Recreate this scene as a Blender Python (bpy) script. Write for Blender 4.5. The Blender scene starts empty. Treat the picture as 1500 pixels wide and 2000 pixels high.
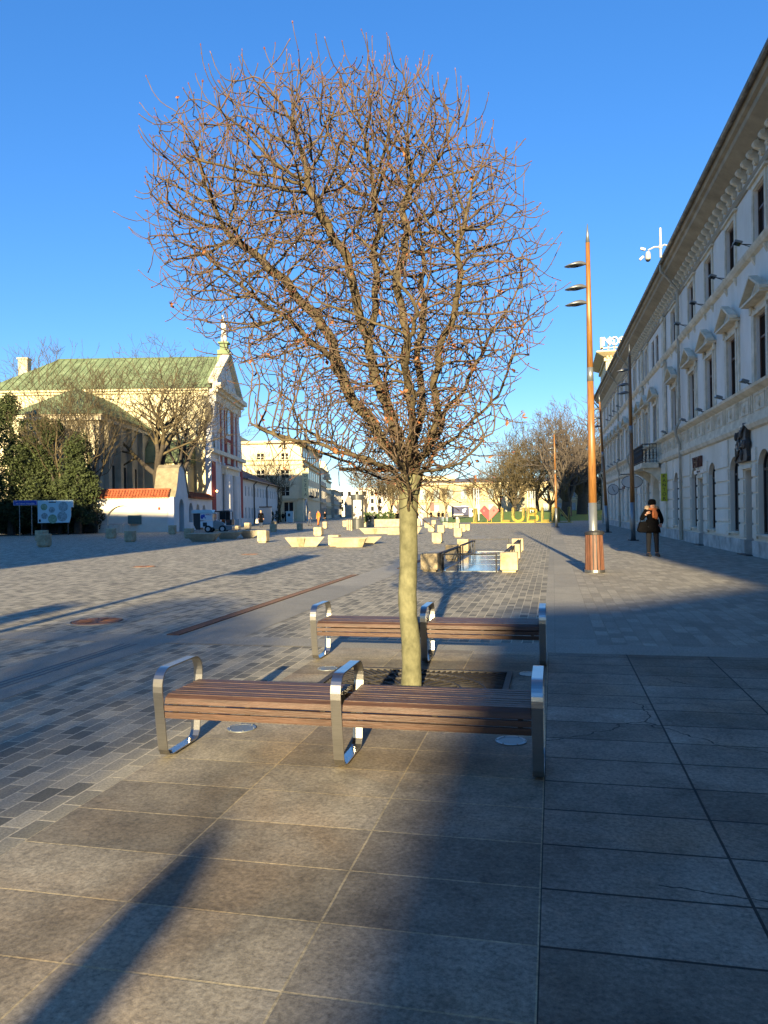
import bpy, bmesh, math, random
import numpy as np
from mathutils import Matrix, Vector, Euler
random.seed(7)
R_ = math.radians
scene = bpy.context.scene
COL = scene.collection

# ---------------- camera, sky, sun, exposure ----------------
FPX = 1480.0; CAMH = 1.5
YAW, ROLL = R_(12.58), R_(0.89)
B0 = Matrix(((1, 0, 0), (0, 0, -1), (0, 1, 0)))
RC = Matrix.Rotation(YAW, 3, 'Z') @ B0 @ Matrix.Rotation(-ROLL, 3, 'Z')
cam_data = bpy.data.cameras.new("camera")
cam = bpy.data.objects.new("camera", cam_data); COL.objects.link(cam)
cam.matrix_world = Matrix.Translation((0, 0, CAMH)) @ RC.to_4x4()
cam_data.sensor_fit = 'VERTICAL'; cam_data.sensor_height = 36.0; cam_data.lens = FPX / 2000.0 * 36.0
cam_data.clip_start = 0.05; cam_data.clip_end = 3000
scene.camera = cam

SKYK = 1.5; SUN_EL = 13.0; SUN_AZ = 5.5     # shadows fall 5.5 degrees left of +Y
world = bpy.data.worlds.new("World"); scene.world = world; world.use_nodes = True
wn = world.node_tree.nodes; wl = world.node_tree.links
sky = wn.new('ShaderNodeTexSky'); sky.sky_type = 'NISHITA'; sky.sun_disc = False
sky.sun_elevation = R_(SUN_EL); sky.sun_rotation = R_(180 - SUN_AZ)
sky.air_density = 1.0; sky.dust_density = 0.0; sky.ozone_density = 5.0; sky.altitude = 200
hsv = wn.new('ShaderNodeHueSaturation'); hsv.inputs['Saturation'].default_value = 1.27; hsv.inputs['Hue'].default_value = 0.513
bg = wn['Background']; bg.inputs['Strength'].default_value = 0.074
# compress the sky's range a little: darker horizon, brighter zenith, as the phone shows it
gm = wn.new('ShaderNodeGamma'); gm.inputs['Gamma'].default_value = 0.72; sv = wn.new('ShaderNodeVectorMath'); sv.operation = 'SCALE'; sv.inputs['Scale'].default_value = SKYK
wl.new(sky.outputs[0], gm.inputs[0]); wl.new(gm.outputs[0], sv.inputs[0]); wl.new(sv.outputs[0], hsv.inputs['Color']); wl.new(hsv.outputs[0], bg.inputs[0])
ld = bpy.data.lights.new("sun", 'SUN'); ld.energy = 5.0; ld.angle = R_(0.55); ld.color = (1.0, 0.80, 0.47)
sun = bpy.data.objects.new("sun", ld); COL.objects.link(sun)
sdir = Vector((math.sin(R_(SUN_AZ)) * math.cos(R_(SUN_EL)), -math.cos(R_(SUN_AZ)) * math.cos(R_(SUN_EL)), math.sin(R_(SUN_EL))))
sun.rotation_euler = sdir.to_track_quat('Z', 'Y').to_euler(); sun.location = (5, -20, 40)
scene.view_settings.view_transform = 'Standard'; scene.view_settings.look = 'None'
scene.view_settings.exposure = 1.78; scene.view_settings.gamma = 1.0
scene.cycles.max_bounces = 6

# ---------------- survey helpers (photo pixel -> point on the ground) ----------------
def ray(x, y): return RC @ Vector(((x - 750) / FPX, -(y - 1000) / FPX, -1.0))
def G(x, y, z=0.0):
    d = ray(x, y); t = (z - CAMH) / d.z
    return Vector((d.x * t, d.y * t, z))
def proj(p):
    q = RC.transposed() @ (Vector(p) - Vector((0, 0, CAMH)))
    return 750 + FPX * q.x / -q.z, 1000 - FPX * q.y / -q.z
def zat(b, y):
    lo, hi = -5.0, 80.0
    for _ in range(50):
        m = (lo + hi) / 2
        if proj((b[0], b[1], m))[1] > y: lo = m
        else: hi = m
    return lo
CY, SY = math.cos(YAW), math.sin(YAW)
def Q(l, d, z=0.0): return Vector((l * CY - d * SY, l * SY + d * CY, z))
def depth(p): return -SY * p[0] + CY * p[1]

# ---------------- mesh helpers ----------------
class MB:
    def __init__(s, M=None):
        s.v = []; s.f = []; s.M = M or Matrix.Identity(4)
    def add(s, vs, fs):
        n = len(s.v); M = s.M
        s.v += [tuple(M @ Vector(p)) for p in vs]
        s.f += [tuple(n + i for i in f) for f in fs]
        return s
    def box(s, x0, x1, y0, y1, z0, z1):
        return s.add([(x0, y0, z0), (x1, y0, z0), (x1, y1, z0), (x0, y1, z0), (x0, y0, z1), (x1, y0, z1), (x1, y1, z1), (x0, y1, z1)],
                     [(0, 3, 2, 1), (4, 5, 6, 7), (0, 1, 5, 4), (1, 2, 6, 5), (2, 3, 7, 6), (3, 0, 4, 7)])
    def hexa(s, p): return s.add(p, [(0, 3, 2, 1), (4, 5, 6, 7), (0, 1, 5, 4), (1, 2, 6, 5), (2, 3, 7, 6), (3, 0, 4, 7)])
    def prism(s, poly, y0, y1, axis='y'):
        n = len(poly)
        if axis == 'y': vs = [(a, y0, b) for a, b in poly] + [(a, y1, b) for a, b in poly]
        elif axis == 'x': vs = [(y0, a, b) for a, b in poly] + [(y1, a, b) for a, b in poly]
        else: vs = [(a, b, y0) for a, b in poly] + [(a, b, y1) for a, b in poly]
        return s.add(vs, [tuple(range(n)), tuple(range(2 * n - 1, n - 1, -1))] + [(i, i + n, (i + 1) % n + n, (i + 1) % n) for i in range(n)])
    def tube(s, pts, rad, n=8, cap=True):
        pts = [Vector(p) for p in pts]
        if not hasattr(rad, '__len__'): rad = [rad] * len(pts)
        vs = []; up = None
        for i, p in enumerate(pts):
            t = (pts[min(i + 1, len(pts) - 1)] - pts[max(i - 1, 0)])
            t = t.normalized() if t.length > 1e-9 else Vector((0, 0, 1))
            if up is None: up = t.orthogonal().normalized()
            up = (up - t * up.dot(t));
            up = up.normalized() if up.length > 1e-6 else t.orthogonal().normalized()
            w = t.cross(up)
            for k in range(n):
                a = 2 * math.pi * k / n
                vs.append(p + (up * math.cos(a) + w * math.sin(a)) * rad[i])
        fs = [(i * n + k, i * n + (k + 1) % n, (i + 1) * n + (k + 1) % n, (i + 1) * n + k) for i in range(len(pts) - 1) for k in range(n)]
        if cap: fs += [tuple(range(n - 1, -1, -1)), tuple(range((len(pts) - 1) * n, len(pts) * n))]
        return s.add(vs, fs)
    def cyl(s, c, r, z0, z1, n=24, r1=None):
        return s.tube([(c[0], c[1], z0), (c[0], c[1], z1)], [r, r if r1 is None else r1], n)
    def lathe(s, prof, n=24, c=(0, 0)):
        vs = [(c[0] + r * math.cos(2 * math.pi * k / n), c[1] + r * math.sin(2 * math.pi * k / n), z) for r, z in prof for k in range(n)]
        m = len(prof)
        fs = [(i * n + k, i * n + (k + 1) % n, (i + 1) * n + (k + 1) % n, (i + 1) * n + k) for i in range(m - 1) for k in range(n)]
        fs += [tuple(range(n - 1, -1, -1)), tuple(range((m - 1) * n, m * n))]
        return s.add(vs, fs)
    def ball(s, c, r, n=10, m=6):
        if not hasattr(r, '__len__'): r = (r, r, r)
        vs = []
        for i in range(m + 1):
            t = math.pi * i / m
            for k in range(n):
                a = 2 * math.pi * k / n
                vs.append((c[0] + r[0] * math.sin(t) * math.cos(a), c[1] + r[1] * math.sin(t) * math.sin(a), c[2] + r[2] * math.cos(t)))
        return s.add(vs, [(i * n + k, (i + 1) * n + k, (i + 1) * n + (k + 1) % n, i * n + (k + 1) % n) for i in range(m) for k in range(n)])
    def build(s, name, mat, parent=None, smooth=False, bevel=0.0):
        me = bpy.data.meshes.new(name); me.from_pydata(s.v, [], s.f); me.update()
        bm = bmesh.new(); bm.from_mesh(me)
        bmesh.ops.recalc_face_normals(bm, faces=bm.faces); bm.to_mesh(me); bm.free()
        o = bpy.data.objects.new(name, me); COL.objects.link(o)
        me.materials.append(mat)
        if smooth:
            for p in me.polygons: p.use_smooth = True
        if bevel > 0:
            b = o.modifiers.new('bevel', 'BEVEL'); b.width = bevel; b.segments = 2; b.limit_method = 'ANGLE'; b.angle_limit = R_(40)
        if parent is not None: o.parent = parent
        return o

def tag(o, label=None, cat=None, group=None, kind=None):
    if label: o['label'] = label
    if cat: o['category'] = cat
    if group: o['group'] = group
    if kind: o['kind'] = kind
    return o
def empty(name, loc, rz=0.0, label=None, cat=None, group=None):
    o = bpy.data.objects.new(name, None); COL.objects.link(o)
    o.location = loc; o.rotation_euler = (0, 0, rz); o.empty_display_size = 0.3
    return tag(o, label, cat, group)
def children(o): return [c for c in KIDS.get(o.name, [])]
def copy_tree(o, loc=None, rz=None, label=None, scale=None):
    def rec(a, parent):
        c = a.copy(); COL.objects.link(c); c.parent = parent
        for ch in [x for x in COL.objects if x.parent == a]: rec(ch, c)
        return c
    c = rec(o, o.parent)
    if loc is not None: c.location = loc
    if rz is not None: c.rotation_euler = (0, 0, rz)
    if scale is not None: c.scale = (scale,) * 3 if not hasattr(scale, '__len__') else scale
    if label: c['label'] = label
    return c

# ---------------- materials ----------------
def newmat(name):
    m = bpy.data.materials.new(name); m.use_nodes = True
    return m, m.node_tree.nodes, m.node_tree.links, m.node_tree.nodes['Principled BSDF']
def mat(name, col, rough=0.8, var=0.25, scale=3.0, bump=0.0, bscale=None, metal=0.0, col2=None, stretch=(1, 1, 1), spec=0.5, detail=6):
    m, n, l, b = newmat(name)
    tc = n.new('ShaderNodeTexCoord'); mp = n.new('ShaderNodeMapping'); mp.inputs['Scale'].default_value = stretch
    l.new(tc.outputs['Object'], mp.inputs[0])
    no = n.new('ShaderNodeTexNoise'); no.inputs['Scale'].default_value = scale; no.inputs['Detail'].default_value = detail
    no.inputs['Roughness'].default_value = 0.65
    l.new(mp.outputs[0], no.inputs['Vector'])
    cr = n.new('ShaderNodeValToRGB'); cr.color_ramp.elements[0].position = 0.3; cr.color_ramp.elements[1].position = 0.7
    c2 = col2 if col2 else tuple(min(1, c * (1 + var * 0.5)) for c in col)
    c1 = tuple(c * (1 - var) for c in col)
    cr.color_ramp.elements[0].color = (*c1, 1); cr.color_ramp.elements[1].color = (*c2, 1)
    l.new(no.outputs['Fac'], cr.inputs[0]); l.new(cr.outputs[0], b.inputs['Base Color'])
    b.inputs['Roughness'].default_value = rough; b.inputs['Metallic'].default_value = metal
    b.inputs['Specular IOR Level'].default_value = spec
    if bump > 0:
        n2 = n.new('ShaderNodeTexNoise'); n2.inputs['Scale'].default_value = bscale or scale * 4; n2.inputs['Detail'].default_value = 4
        l.new(mp.outputs[0], n2.inputs['Vector'])
        bp = n.new('ShaderNodeBump'); bp.inputs['Strength'].default_value = bump; bp.inputs['Distance'].default_value = 0.02
        l.new(n2.outputs['Fac'], bp.inputs['Height']); l.new(bp.outputs[0], b.inputs['Normal'])
    return m
def paving(name, bw, rh, c1, c2, mortar, msize, offx=0, offy=0, rot90=False, offset=0.5, stain=(0.6, 1.25), stain2=None, rough=0.75, bump=0.35, fine=60, warmmix=None, crack=False):
    m, n, l, b = newmat(name)
    ge = n.new('ShaderNodeNewGeometry'); mp = n.new('ShaderNodeMapping')
    mp.inputs['Location'].default_value = (offx, offy, 0)
    if rot90: mp.inputs['Rotation'].default_value = (0, 0, R_(90))
    l.new(ge.outputs['Position'], mp.inputs[0])
    wob = n.new('ShaderNodeTexNoise'); wob.inputs['Scale'].default_value = 2.3
    l.new(mp.outputs[0], wob.inputs['Vector'])
    ws = n.new('ShaderNodeVectorMath'); ws.operation = 'SCALE'; ws.inputs['Scale'].default_value = 0.012 if offset else 0.003
    l.new(wob.outputs['Color'], ws.inputs[0])
    wa = n.new('ShaderNodeVectorMath'); l.new(mp.outputs[0], wa.inputs[0]); l.new(ws.outputs[0], wa.inputs[1])
    br = n.new('ShaderNodeTexBrick'); br.offset = offset; br.inputs['Scale'].default_value = 1.0
    br.inputs['Brick Width'].default_value = bw; br.inputs['Row Height'].default_value = rh
    br.inputs['Mortar Size'].default_value = msize; br.inputs['Mortar Smooth'].default_value = 0.3
    br.inputs['Color1'].default_value = (*c1, 1); br.inputs['Color2'].default_value = (*c2, 1); br.inputs['Mortar'].default_value = (*mortar, 1)
    l.new(wa.outputs[0], br.inputs['Vector'])
    # broad stains and grain multiply the stone colour
    n1 = n.new('ShaderNodeTexNoise'); n1.inputs['Scale'].default_value = 1.7; n1.inputs['Detail'].default_value = 7; n1.inputs['Roughness'].default_value = 0.7
    l.new(mp.outputs[0], n1.inputs['Vector'])
    r1 = n.new('ShaderNodeMapRange'); r1.inputs['From Min'].default_value = 0.3; r1.inputs['From Max'].default_value = 0.7
    r1.inputs['To Min'].default_value = stain[0]; r1.inputs['To Max'].default_value = stain[1]
    l.new(n1.outputs['Fac'], r1.inputs['Value'])
    n2 = n.new('ShaderNodeTexNoise'); n2.inputs['Scale'].default_value = fine; n2.inputs['Detail'].default_value = 4; n2.inputs['Roughness'].default_value = 0.8
    l.new(mp.outputs[0], n2.inputs['Vector'])
    r2 = n.new('ShaderNodeMapRange'); r2.inputs['From Min'].default_value = 0.25; r2.inputs['From Max'].default_value = 0.75
    r2.inputs['To Min'].default_value = 0.45; r2.inputs['To Max'].default_value = 1.65
    l.new(n2.outputs['Fac'], r2.inputs['Value'])
    mu = n.new('ShaderNodeMath'); mu.operation = 'MULTIPLY'; l.new(r1.outputs[0], mu.inputs[0]); l.new(r2.outputs[0], mu.inputs[1])
    sc = n.new('ShaderNodeVectorMath'); sc.operation = 'SCALE'; l.new(br.outputs['Color'], sc.inputs[0]); l.new(mu.outputs[0], sc.inputs['Scale'])
    out = sc.outputs[0]
    if warmmix:
        n3 = n.new('ShaderNodeTexNoise'); n3.inputs['Scale'].default_value = 0.9; n3.inputs['Detail'].default_value = 5; n3.inputs['Distortion'].default_value = 1.2
        mp3 = n.new('ShaderNodeMapping'); mp3.inputs['Location'].default_value = (3, 7, 1); l.new(ge.outputs['Position'], mp3.inputs[0]); l.new(mp3.outputs[0], n3.inputs['Vector'])
        r3 = n.new('ShaderNodeMapRange'); r3.inputs['From Min'].default_value = 0.48; r3.inputs['From Max'].default_value = 0.66; r3.inputs['To Max'].default_value = 0.75
        l.new(n3.outputs['Fac'], r3.inputs['Value'])
        mx = n.new('ShaderNodeMix'); mx.data_type = 'RGBA'; mx.blend_type = 'MULTIPLY'
        l.new(r3.outputs[0], mx.inputs['Factor']); l.new(out, mx.inputs['A']); mx.inputs['B'].default_value = (*warmmix, 1)
        out = mx.outputs['Result']
    if warmmix:    # old gum and oil spots
        vg = n.new('ShaderNodeTexVoronoi'); vg.inputs['Scale'].default_value = 3.2; l.new(wa.outputs[0], vg.inputs['Vector'])
        g1 = n.new('ShaderNodeMapRange'); g1.inputs['From Min'].default_value = 0.045; g1.inputs['From Max'].default_value = 0.075; g1.inputs['To Min'].default_value = 1; g1.inputs['To Max'].default_value = 0
        l.new(vg.outputs['Distance'], g1.inputs['Value'])
        sx = n.new('ShaderNodeSeparateColor'); l.new(vg.outputs['Color'], sx.inputs[0])
        g2 = n.new('ShaderNodeMath'); g2.operation = 'GREATER_THAN'; g2.inputs[1].default_value = 0.62; l.new(sx.outputs[0], g2.inputs[0])
        g3 = n.new('ShaderNodeMath'); g3.operation = 'MULTIPLY'; l.new(g1.outputs[0], g3.inputs[0]); l.new(g2.outputs[0], g3.inputs[1])
        g4 = n.new('ShaderNodeMath'); g4.operation = 'MULTIPLY'; g4.inputs[1].default_value = 0.45; l.new(g3.outputs[0], g4.inputs[0])
        mg = n.new('ShaderNodeMix'); mg.data_type = 'RGBA'; l.new(g4.outputs[0], mg.inputs['Factor']); l.new(out, mg.inputs['A']); mg.inputs['B'].default_value = (0.06, 0.055, 0.045, 1)
        # blotchy darker weathering, different on every slab
        w1 = n.new('ShaderNodeTexNoise'); w1.inputs['Scale'].default_value = 6.5; w1.inputs['Detail'].default_value = 8; w1.inputs['Roughness'].default_value = 0.75; w1.inputs['Distortion'].default_value = 0.6
        l.new(mp.outputs[0], w1.inputs['Vector'])
        w2 = n.new('ShaderNodeMapRange'); w2.inputs['From Min'].default_value = 0.52; w2.inputs['From Max'].default_value = 0.68; w2.inputs['To Min'].default_value = 0; w2.inputs['To Max'].default_value = 0.5
        l.new(w1.outputs['Fac'], w2.inputs['Value'])
        mw = n.new('ShaderNodeMix'); mw.data_type = 'RGBA'; mw.blend_type = 'MULTIPLY'; l.new(w2.outputs[0], mw.inputs['Factor']); l.new(mg.outputs['Result'], mw.inputs['A']); mw.inputs['B'].default_value = (0.42, 0.40, 0.38, 1)
        out = mw.outputs['Result']
    if crack:
        nd = n.new('ShaderNodeTexNoise'); nd.inputs['Scale'].default_value = 3.0; nd.inputs['Detail'].default_value = 5
        l.new(mp.outputs[0], nd.inputs['Vector'])
        sd = n.new('ShaderNodeVectorMath'); sd.operation = 'SCALE'; sd.inputs['Scale'].default_value = 0.35; l.new(nd.outputs['Color'], sd.inputs[0])
        ad = n.new('ShaderNodeVectorMath'); l.new(mp.outputs[0], ad.inputs[0]); l.new(sd.outputs[0], ad.inputs[1])
        vo = n.new('ShaderNodeTexVoronoi'); vo.feature = 'DISTANCE_TO_EDGE'; vo.inputs['Scale'].default_value = 1.1; l.new(ad.outputs[0], vo.inputs['Vector'])
        lt = n.new('ShaderNodeMath'); lt.operation = 'LESS_THAN'; lt.inputs[1].default_value = 0.007; l.new(vo.outputs['Distance'], lt.inputs[0])
        nm = n.new('ShaderNodeTexNoise'); nm.inputs['Scale'].default_value = 0.55; l.new(mp.outputs[0], nm.inputs['Vector'])
        gt = n.new('ShaderNodeMath'); gt.operation = 'GREATER_THAN'; gt.inputs[1].default_value = 0.53; l.new(nm.outputs['Fac'], gt.inputs[0])
        mm = n.new('ShaderNodeMath'); mm.operation = 'MULTIPLY'; l.new(lt.outputs[0], mm.inputs[0]); l.new(gt.outputs[0], mm.inputs[1])
        mc = n.new('ShaderNodeMix'); mc.data_type = 'RGBA'; l.new(mm.outputs[0], mc.inputs['Factor']); l.new(out, mc.inputs['A']); mc.inputs['B'].default_value = (0.05, 0.04, 0.03, 1)
        out = mc.outputs['Result']
    l.new(out, b.inputs['Base Color'])
    b.inputs['Roughness'].default_value = rough; b.inputs['Specular IOR Level'].default_value = 0.35
    hm = n.new('ShaderNodeMath'); hm.operation = 'SUBTRACT'; l.new(n2.outputs['Fac'], hm.inputs[0])
    h2 = n.new('ShaderNodeMath'); h2.operation = 'MULTIPLY'; h2.inputs[1].default_value = 3.0; l.new(br.outputs['Fac'], h2.inputs[0]); l.new(h2.outputs[0], hm.inputs[1])
    bp = n.new('ShaderNodeBump'); bp.inputs['Strength'].default_value = bump; bp.inputs['Distance'].default_value = 0.004
    l.new(hm.outputs[0], bp.inputs['Height']); l.new(bp.outputs[0], b.inputs['Normal'])
    return m
def glassmat(name, col=(0.012, 0.014, 0.016), rough=0.03, spec=0.4, ior=1.45):
    m, n, l, b = newmat(name)
    tc = n.new('ShaderNodeTexCoord'); no = n.new('ShaderNodeTexNoise'); no.inputs['Scale'].default_value = 0.8
    l.new(tc.outputs['Object'], no.inputs['Vector'])
    bp = n.new('ShaderNodeBump'); bp.inputs['Strength'].default_value = 0.05; bp.inputs['Distance'].default_value = 0.05
    l.new(no.outputs['Fac'], bp.inputs['Height']); l.new(bp.outputs[0], b.inputs['Normal'])
    b.inputs['Base Color'].default_value = (*col, 1); b.inputs['Roughness'].default_value = rough
    b.inputs['Specular IOR Level'].default_value = spec; b.inputs['IOR'].default_value = ior
    return m
def emis(name, col, st):
    m, n, l, b = newmat(name); b.inputs['Emission Color'].default_value = (*col, 1); b.inputs['Emission Strength'].default_value = st
    b.inputs['Base Color'].default_value = (*col, 1); return m

M_ = {}
M_['pavers'] = paving('pavers', 0.205, 0.12, (0.11, 0.105, 0.08), (0.33, 0.305, 0.235), (0.46, 0.41, 0.30), 0.006, rot90=True, fine=70, stain=(0.75, 1.15))
M_['pavers_right'] = paving('pavers_right', 0.32, 0.157, (0.20, 0.185, 0.15), (0.31, 0.29, 0.235), (0.20, 0.18, 0.14), 0.006, rot90=True, fine=60, stain=(0.8, 1.15))
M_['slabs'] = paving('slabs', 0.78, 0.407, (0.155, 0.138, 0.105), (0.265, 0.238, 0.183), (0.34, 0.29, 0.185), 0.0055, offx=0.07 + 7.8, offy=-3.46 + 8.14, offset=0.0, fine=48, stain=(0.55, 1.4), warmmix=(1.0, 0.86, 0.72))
M_['slabs_shaded'] = paving('slabs_dark_joint', 0.78, 0.407, (0.14, 0.12, 0.09), (0.25, 0.222, 0.175), (0.022, 0.02, 0.016), 0.0075, offx=0.07 + 7.8, offy=-3.46 + 8.14, offset=0.0, fine=48, stain=(0.55, 1.45), warmmix=(1.0, 0.83, 0.68), crack=True)  # shade put into the colour: darker copy of slabs, with dark dirt joints
M_['band'] = paving('band_stone', 1.2, 3.0, (0.21, 0.20, 0.165), (0.27, 0.255, 0.21), (0.16, 0.15, 0.12), 0.003, offset=0.0, fine=70, stain=(0.85, 1.12), bump=0.2)
M_['steel'] = mat('brushed_steel', (0.44, 0.43, 0.41), rough=0.3, metal=1.0, var=0.12, scale=8, stretch=(1, 1, 12), bump=0.03)
def woodmat(name, c1, c2, stretch=(1, 12, 12)):
    m = mat(name, c1, rough=0.55, var=0.3, scale=3, col2=c2, stretch=stretch, bump=0.25, bscale=14)
    return m
M_['bench_wood'] = woodmat('bench_wood', (0.048, 0.025, 0.016), (0.095, 0.049, 0.031), (1.2, 14, 14))
M_['bin_wood'] = woodmat('bin_wood', (0.085, 0.034, 0.02), (0.18, 0.075, 0.04), (10, 10, 1))
M_['lamp_wood'] = mat('lamp_wood', (0.25, 0.115, 0.032), rough=0.42, var=0.5, scale=5, stretch=(8, 8, .6), spec=0.6)
M_['lamp_steel'] = mat('lamp_steel', (0.22, 0.24, 0.25), rough=0.4, metal=0.6, var=0.15)
M_['dark'] = mat('dark_metal', (0.02, 0.02, 0.022), rough=0.5, var=0.3, scale=9)
M_['black_rail'] = mat('black_rail', (0.008, 0.008, 0.009), rough=0.6, var=0.3, scale=9)
M_['iron'] = mat('cast_iron', (0.05, 0.045, 0.04), rough=0.6, var=0.4, scale=14, metal=0.3)
M_['rust'] = mat('rusty_iron', (0.16, 0.075, 0.045), rough=0.8, var=0.5, scale=20)
M_['rustdark'] = mat('drain_iron', (0.085, 0.048, 0.036), rough=0.8, var=0.4, scale=20)
M_['bark'] = mat('smooth_bark', (0.10, 0.10, 0.045), rough=0.85, var=0.4, scale=7, col2=(0.18, 0.175, 0.095), stretch=(1.3, 1.3, 1.0), bump=0.35, bscale=18)
M_['twig'] = mat('twig_bark', (0.060, 0.040, 0.028), rough=0.8, var=0.5, scale=7, col2=(0.145, 0.098, 0.062))
M_['limb'] = mat('limb_bark', (0.045, 0.034, 0.018), rough=0.85, var=0.5, scale=14, col2=(0.12, 0.09, 0.045), bump=0.8, bscale=40)
M_['bud'] = mat('bud_red', (0.16, 0.05, 0.03), rough=0.6, var=0.3)
M_['leafbrown'] = mat('dry_leaf', (0.26, 0.10, 0.035), rough=0.7, var=0.4, scale=3)
M_['facade'] = mat('facade_plaster', (0.80, 0.725, 0.57), rough=0.9, var=0.22, scale=.7, col2=(0.80, 0.745, 0.63), bump=0.15, bscale=8, stretch=(1, 1, .35))
M_['facade_blue'] = mat('facade_field_plaster', (0.80, 0.74, 0.63), rough=0.9, var=0.20, scale=.9, col2=(0.80, 0.76, 0.69), bump=0.12, bscale=8, stretch=(1, 1, .4))
M_['trim'] = mat('trim_stucco', (0.75, 0.655, 0.47), rough=0.9, var=0.35, scale=2.2, col2=(0.79, 0.71, 0.56), bump=0.2, bscale=12)
M_['plinth'] = mat('plinth_plaster', (0.5, 0.47, 0.41), rough=0.95, var=0.5, scale=1.6, col2=(0.66, 0.64, 0.58), bump=0.4, bscale=9)
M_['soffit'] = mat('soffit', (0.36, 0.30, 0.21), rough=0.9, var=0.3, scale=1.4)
M_['gutter'] = mat('zinc_gutter', (0.13, 0.125, 0.115), rough=0.55, var=0.6, scale=4, metal=0.3, col2=(0.3, 0.28, 0.24))
M_['pipe'] = mat('painted_pipe', (0.42, 0.37, 0.28), rough=0.6, var=0.4, scale=3, stretch=(1, 1, .5))
M_['wframe'] = mat('brown_window_frame', (0.085, 0.038, 0.022), rough=0.5, var=0.3, scale=9)
M_['wframe_dk'] = mat('dark_window_frame', (0.03, 0.025, 0.022), rough=0.5, var=0.3)
M_['wframe_wh'] = mat('white_window_frame', (0.6, 0.58, 0.5), rough=0.6, var=0.1)
M_['glass'] = glassmat('window_glass')
M_['curtain'] = glassmat('curtained_glass', (0.03, 0.024, 0.02), 0.5, 0.0, 1.1)
M_['poolglass'] = glassmat('floor_glass_sky_tint', (0.04, 0.12, 0.17), 0.10, 1.0, 1.9)  # blue base colour stands in for the reflected sky
M_['roof_zinc'] = mat('zinc_roof', (0.14, 0.13, 0.12), rough=0.6, var=0.3)
# ---------------- trees ----------------
def chains_to_mesh(pos, par, rad, thr_lo=0.0, thr_hi=9, sides=lambda r: 5 if r > .012 else 3):
    """pos Nx3, par parent index, rad radius; tubes along chains (largest child continues the chain)."""
    N = len(pos); kids = [[] for _ in range(N)]
    for i in range(N):
        if par[i] >= 0: kids[par[i]].append(i)
    vs = []; fs = []
    starts = [i for i in range(N) if par[i] < 0]
    stack = [(s, None) for s in starts]
    while stack:
        s, pre = stack.pop()
        chain = [] if pre is None else [pre]
        cur = s
        while True:
            chain.append(cur)
            ks = kids[cur]
            if not ks: break
            ks = sorted(ks, key=lambda k: -rad[k])
            for k in ks[1:]: stack.append((k, cur))
            cur = ks[0]
        if len(chain) < 2: continue
        rr = [rad[c] for c in chain]
        if pre is not None: rr[0] = min(rr[0], rr[1] * 1.25)
        ok = [k for k in range(len(chain)) if thr_lo <= rr[k] < thr_hi]
        if len(ok) < 1: continue
        a = max(0, ok[0] - (1 if ok[0] > 0 else 0)); b = min(len(chain), ok[-1] + 2)
        chain = chain[a:b]; rr = rr[a:b]
        if len(chain) < 2: continue
        n = sides(max(rr)); base = len(vs); up = None
        P = [pos[c] for c in chain]
        for i, p in enumerate(P):
            t = P[min(i + 1, len(P) - 1)] - P[max(i - 1, 0)]; t = t / (np.linalg.norm(t) + 1e-9)
            if up is None:
                up = np.cross(t, (0.3, 0.9, 0.1)); up /= np.linalg.norm(up) + 1e-9
            up = up - t * up.dot(t); up /= np.linalg.norm(up) + 1e-9
            w = np.cross(t, up)
            for k in range(n):
                an = 2 * math.pi * k / n
                vs.append(p + (up * math.cos(an) + w * math.sin(an)) * rr[i])
        for i in range(len(P) - 1):
            for k in range(n):
                fs.append((base + i * n + k, base + i * n + (k + 1) % n, base + (i + 1) * n + (k + 1) % n, base + (i + 1) * n + k))
        fs.append(tuple(base + (len(P) - 1) * n + k for k in range(n)))
    return vs, fs
def mesh_obj(name, vs, fs, m, parent=None, smooth=True):
    me = bpy.data.meshes.new(name); me.from_pydata([tuple(v) for v in vs], [], fs); me.update(); me.materials.append(m)
    if smooth: me.polygons.foreach_set('use_smooth', [True] * len(me.polygons))
    o = bpy.data.objects.new(name, me); COL.objects.link(o)
    if parent is not None: o.parent = parent
    return o

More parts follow.
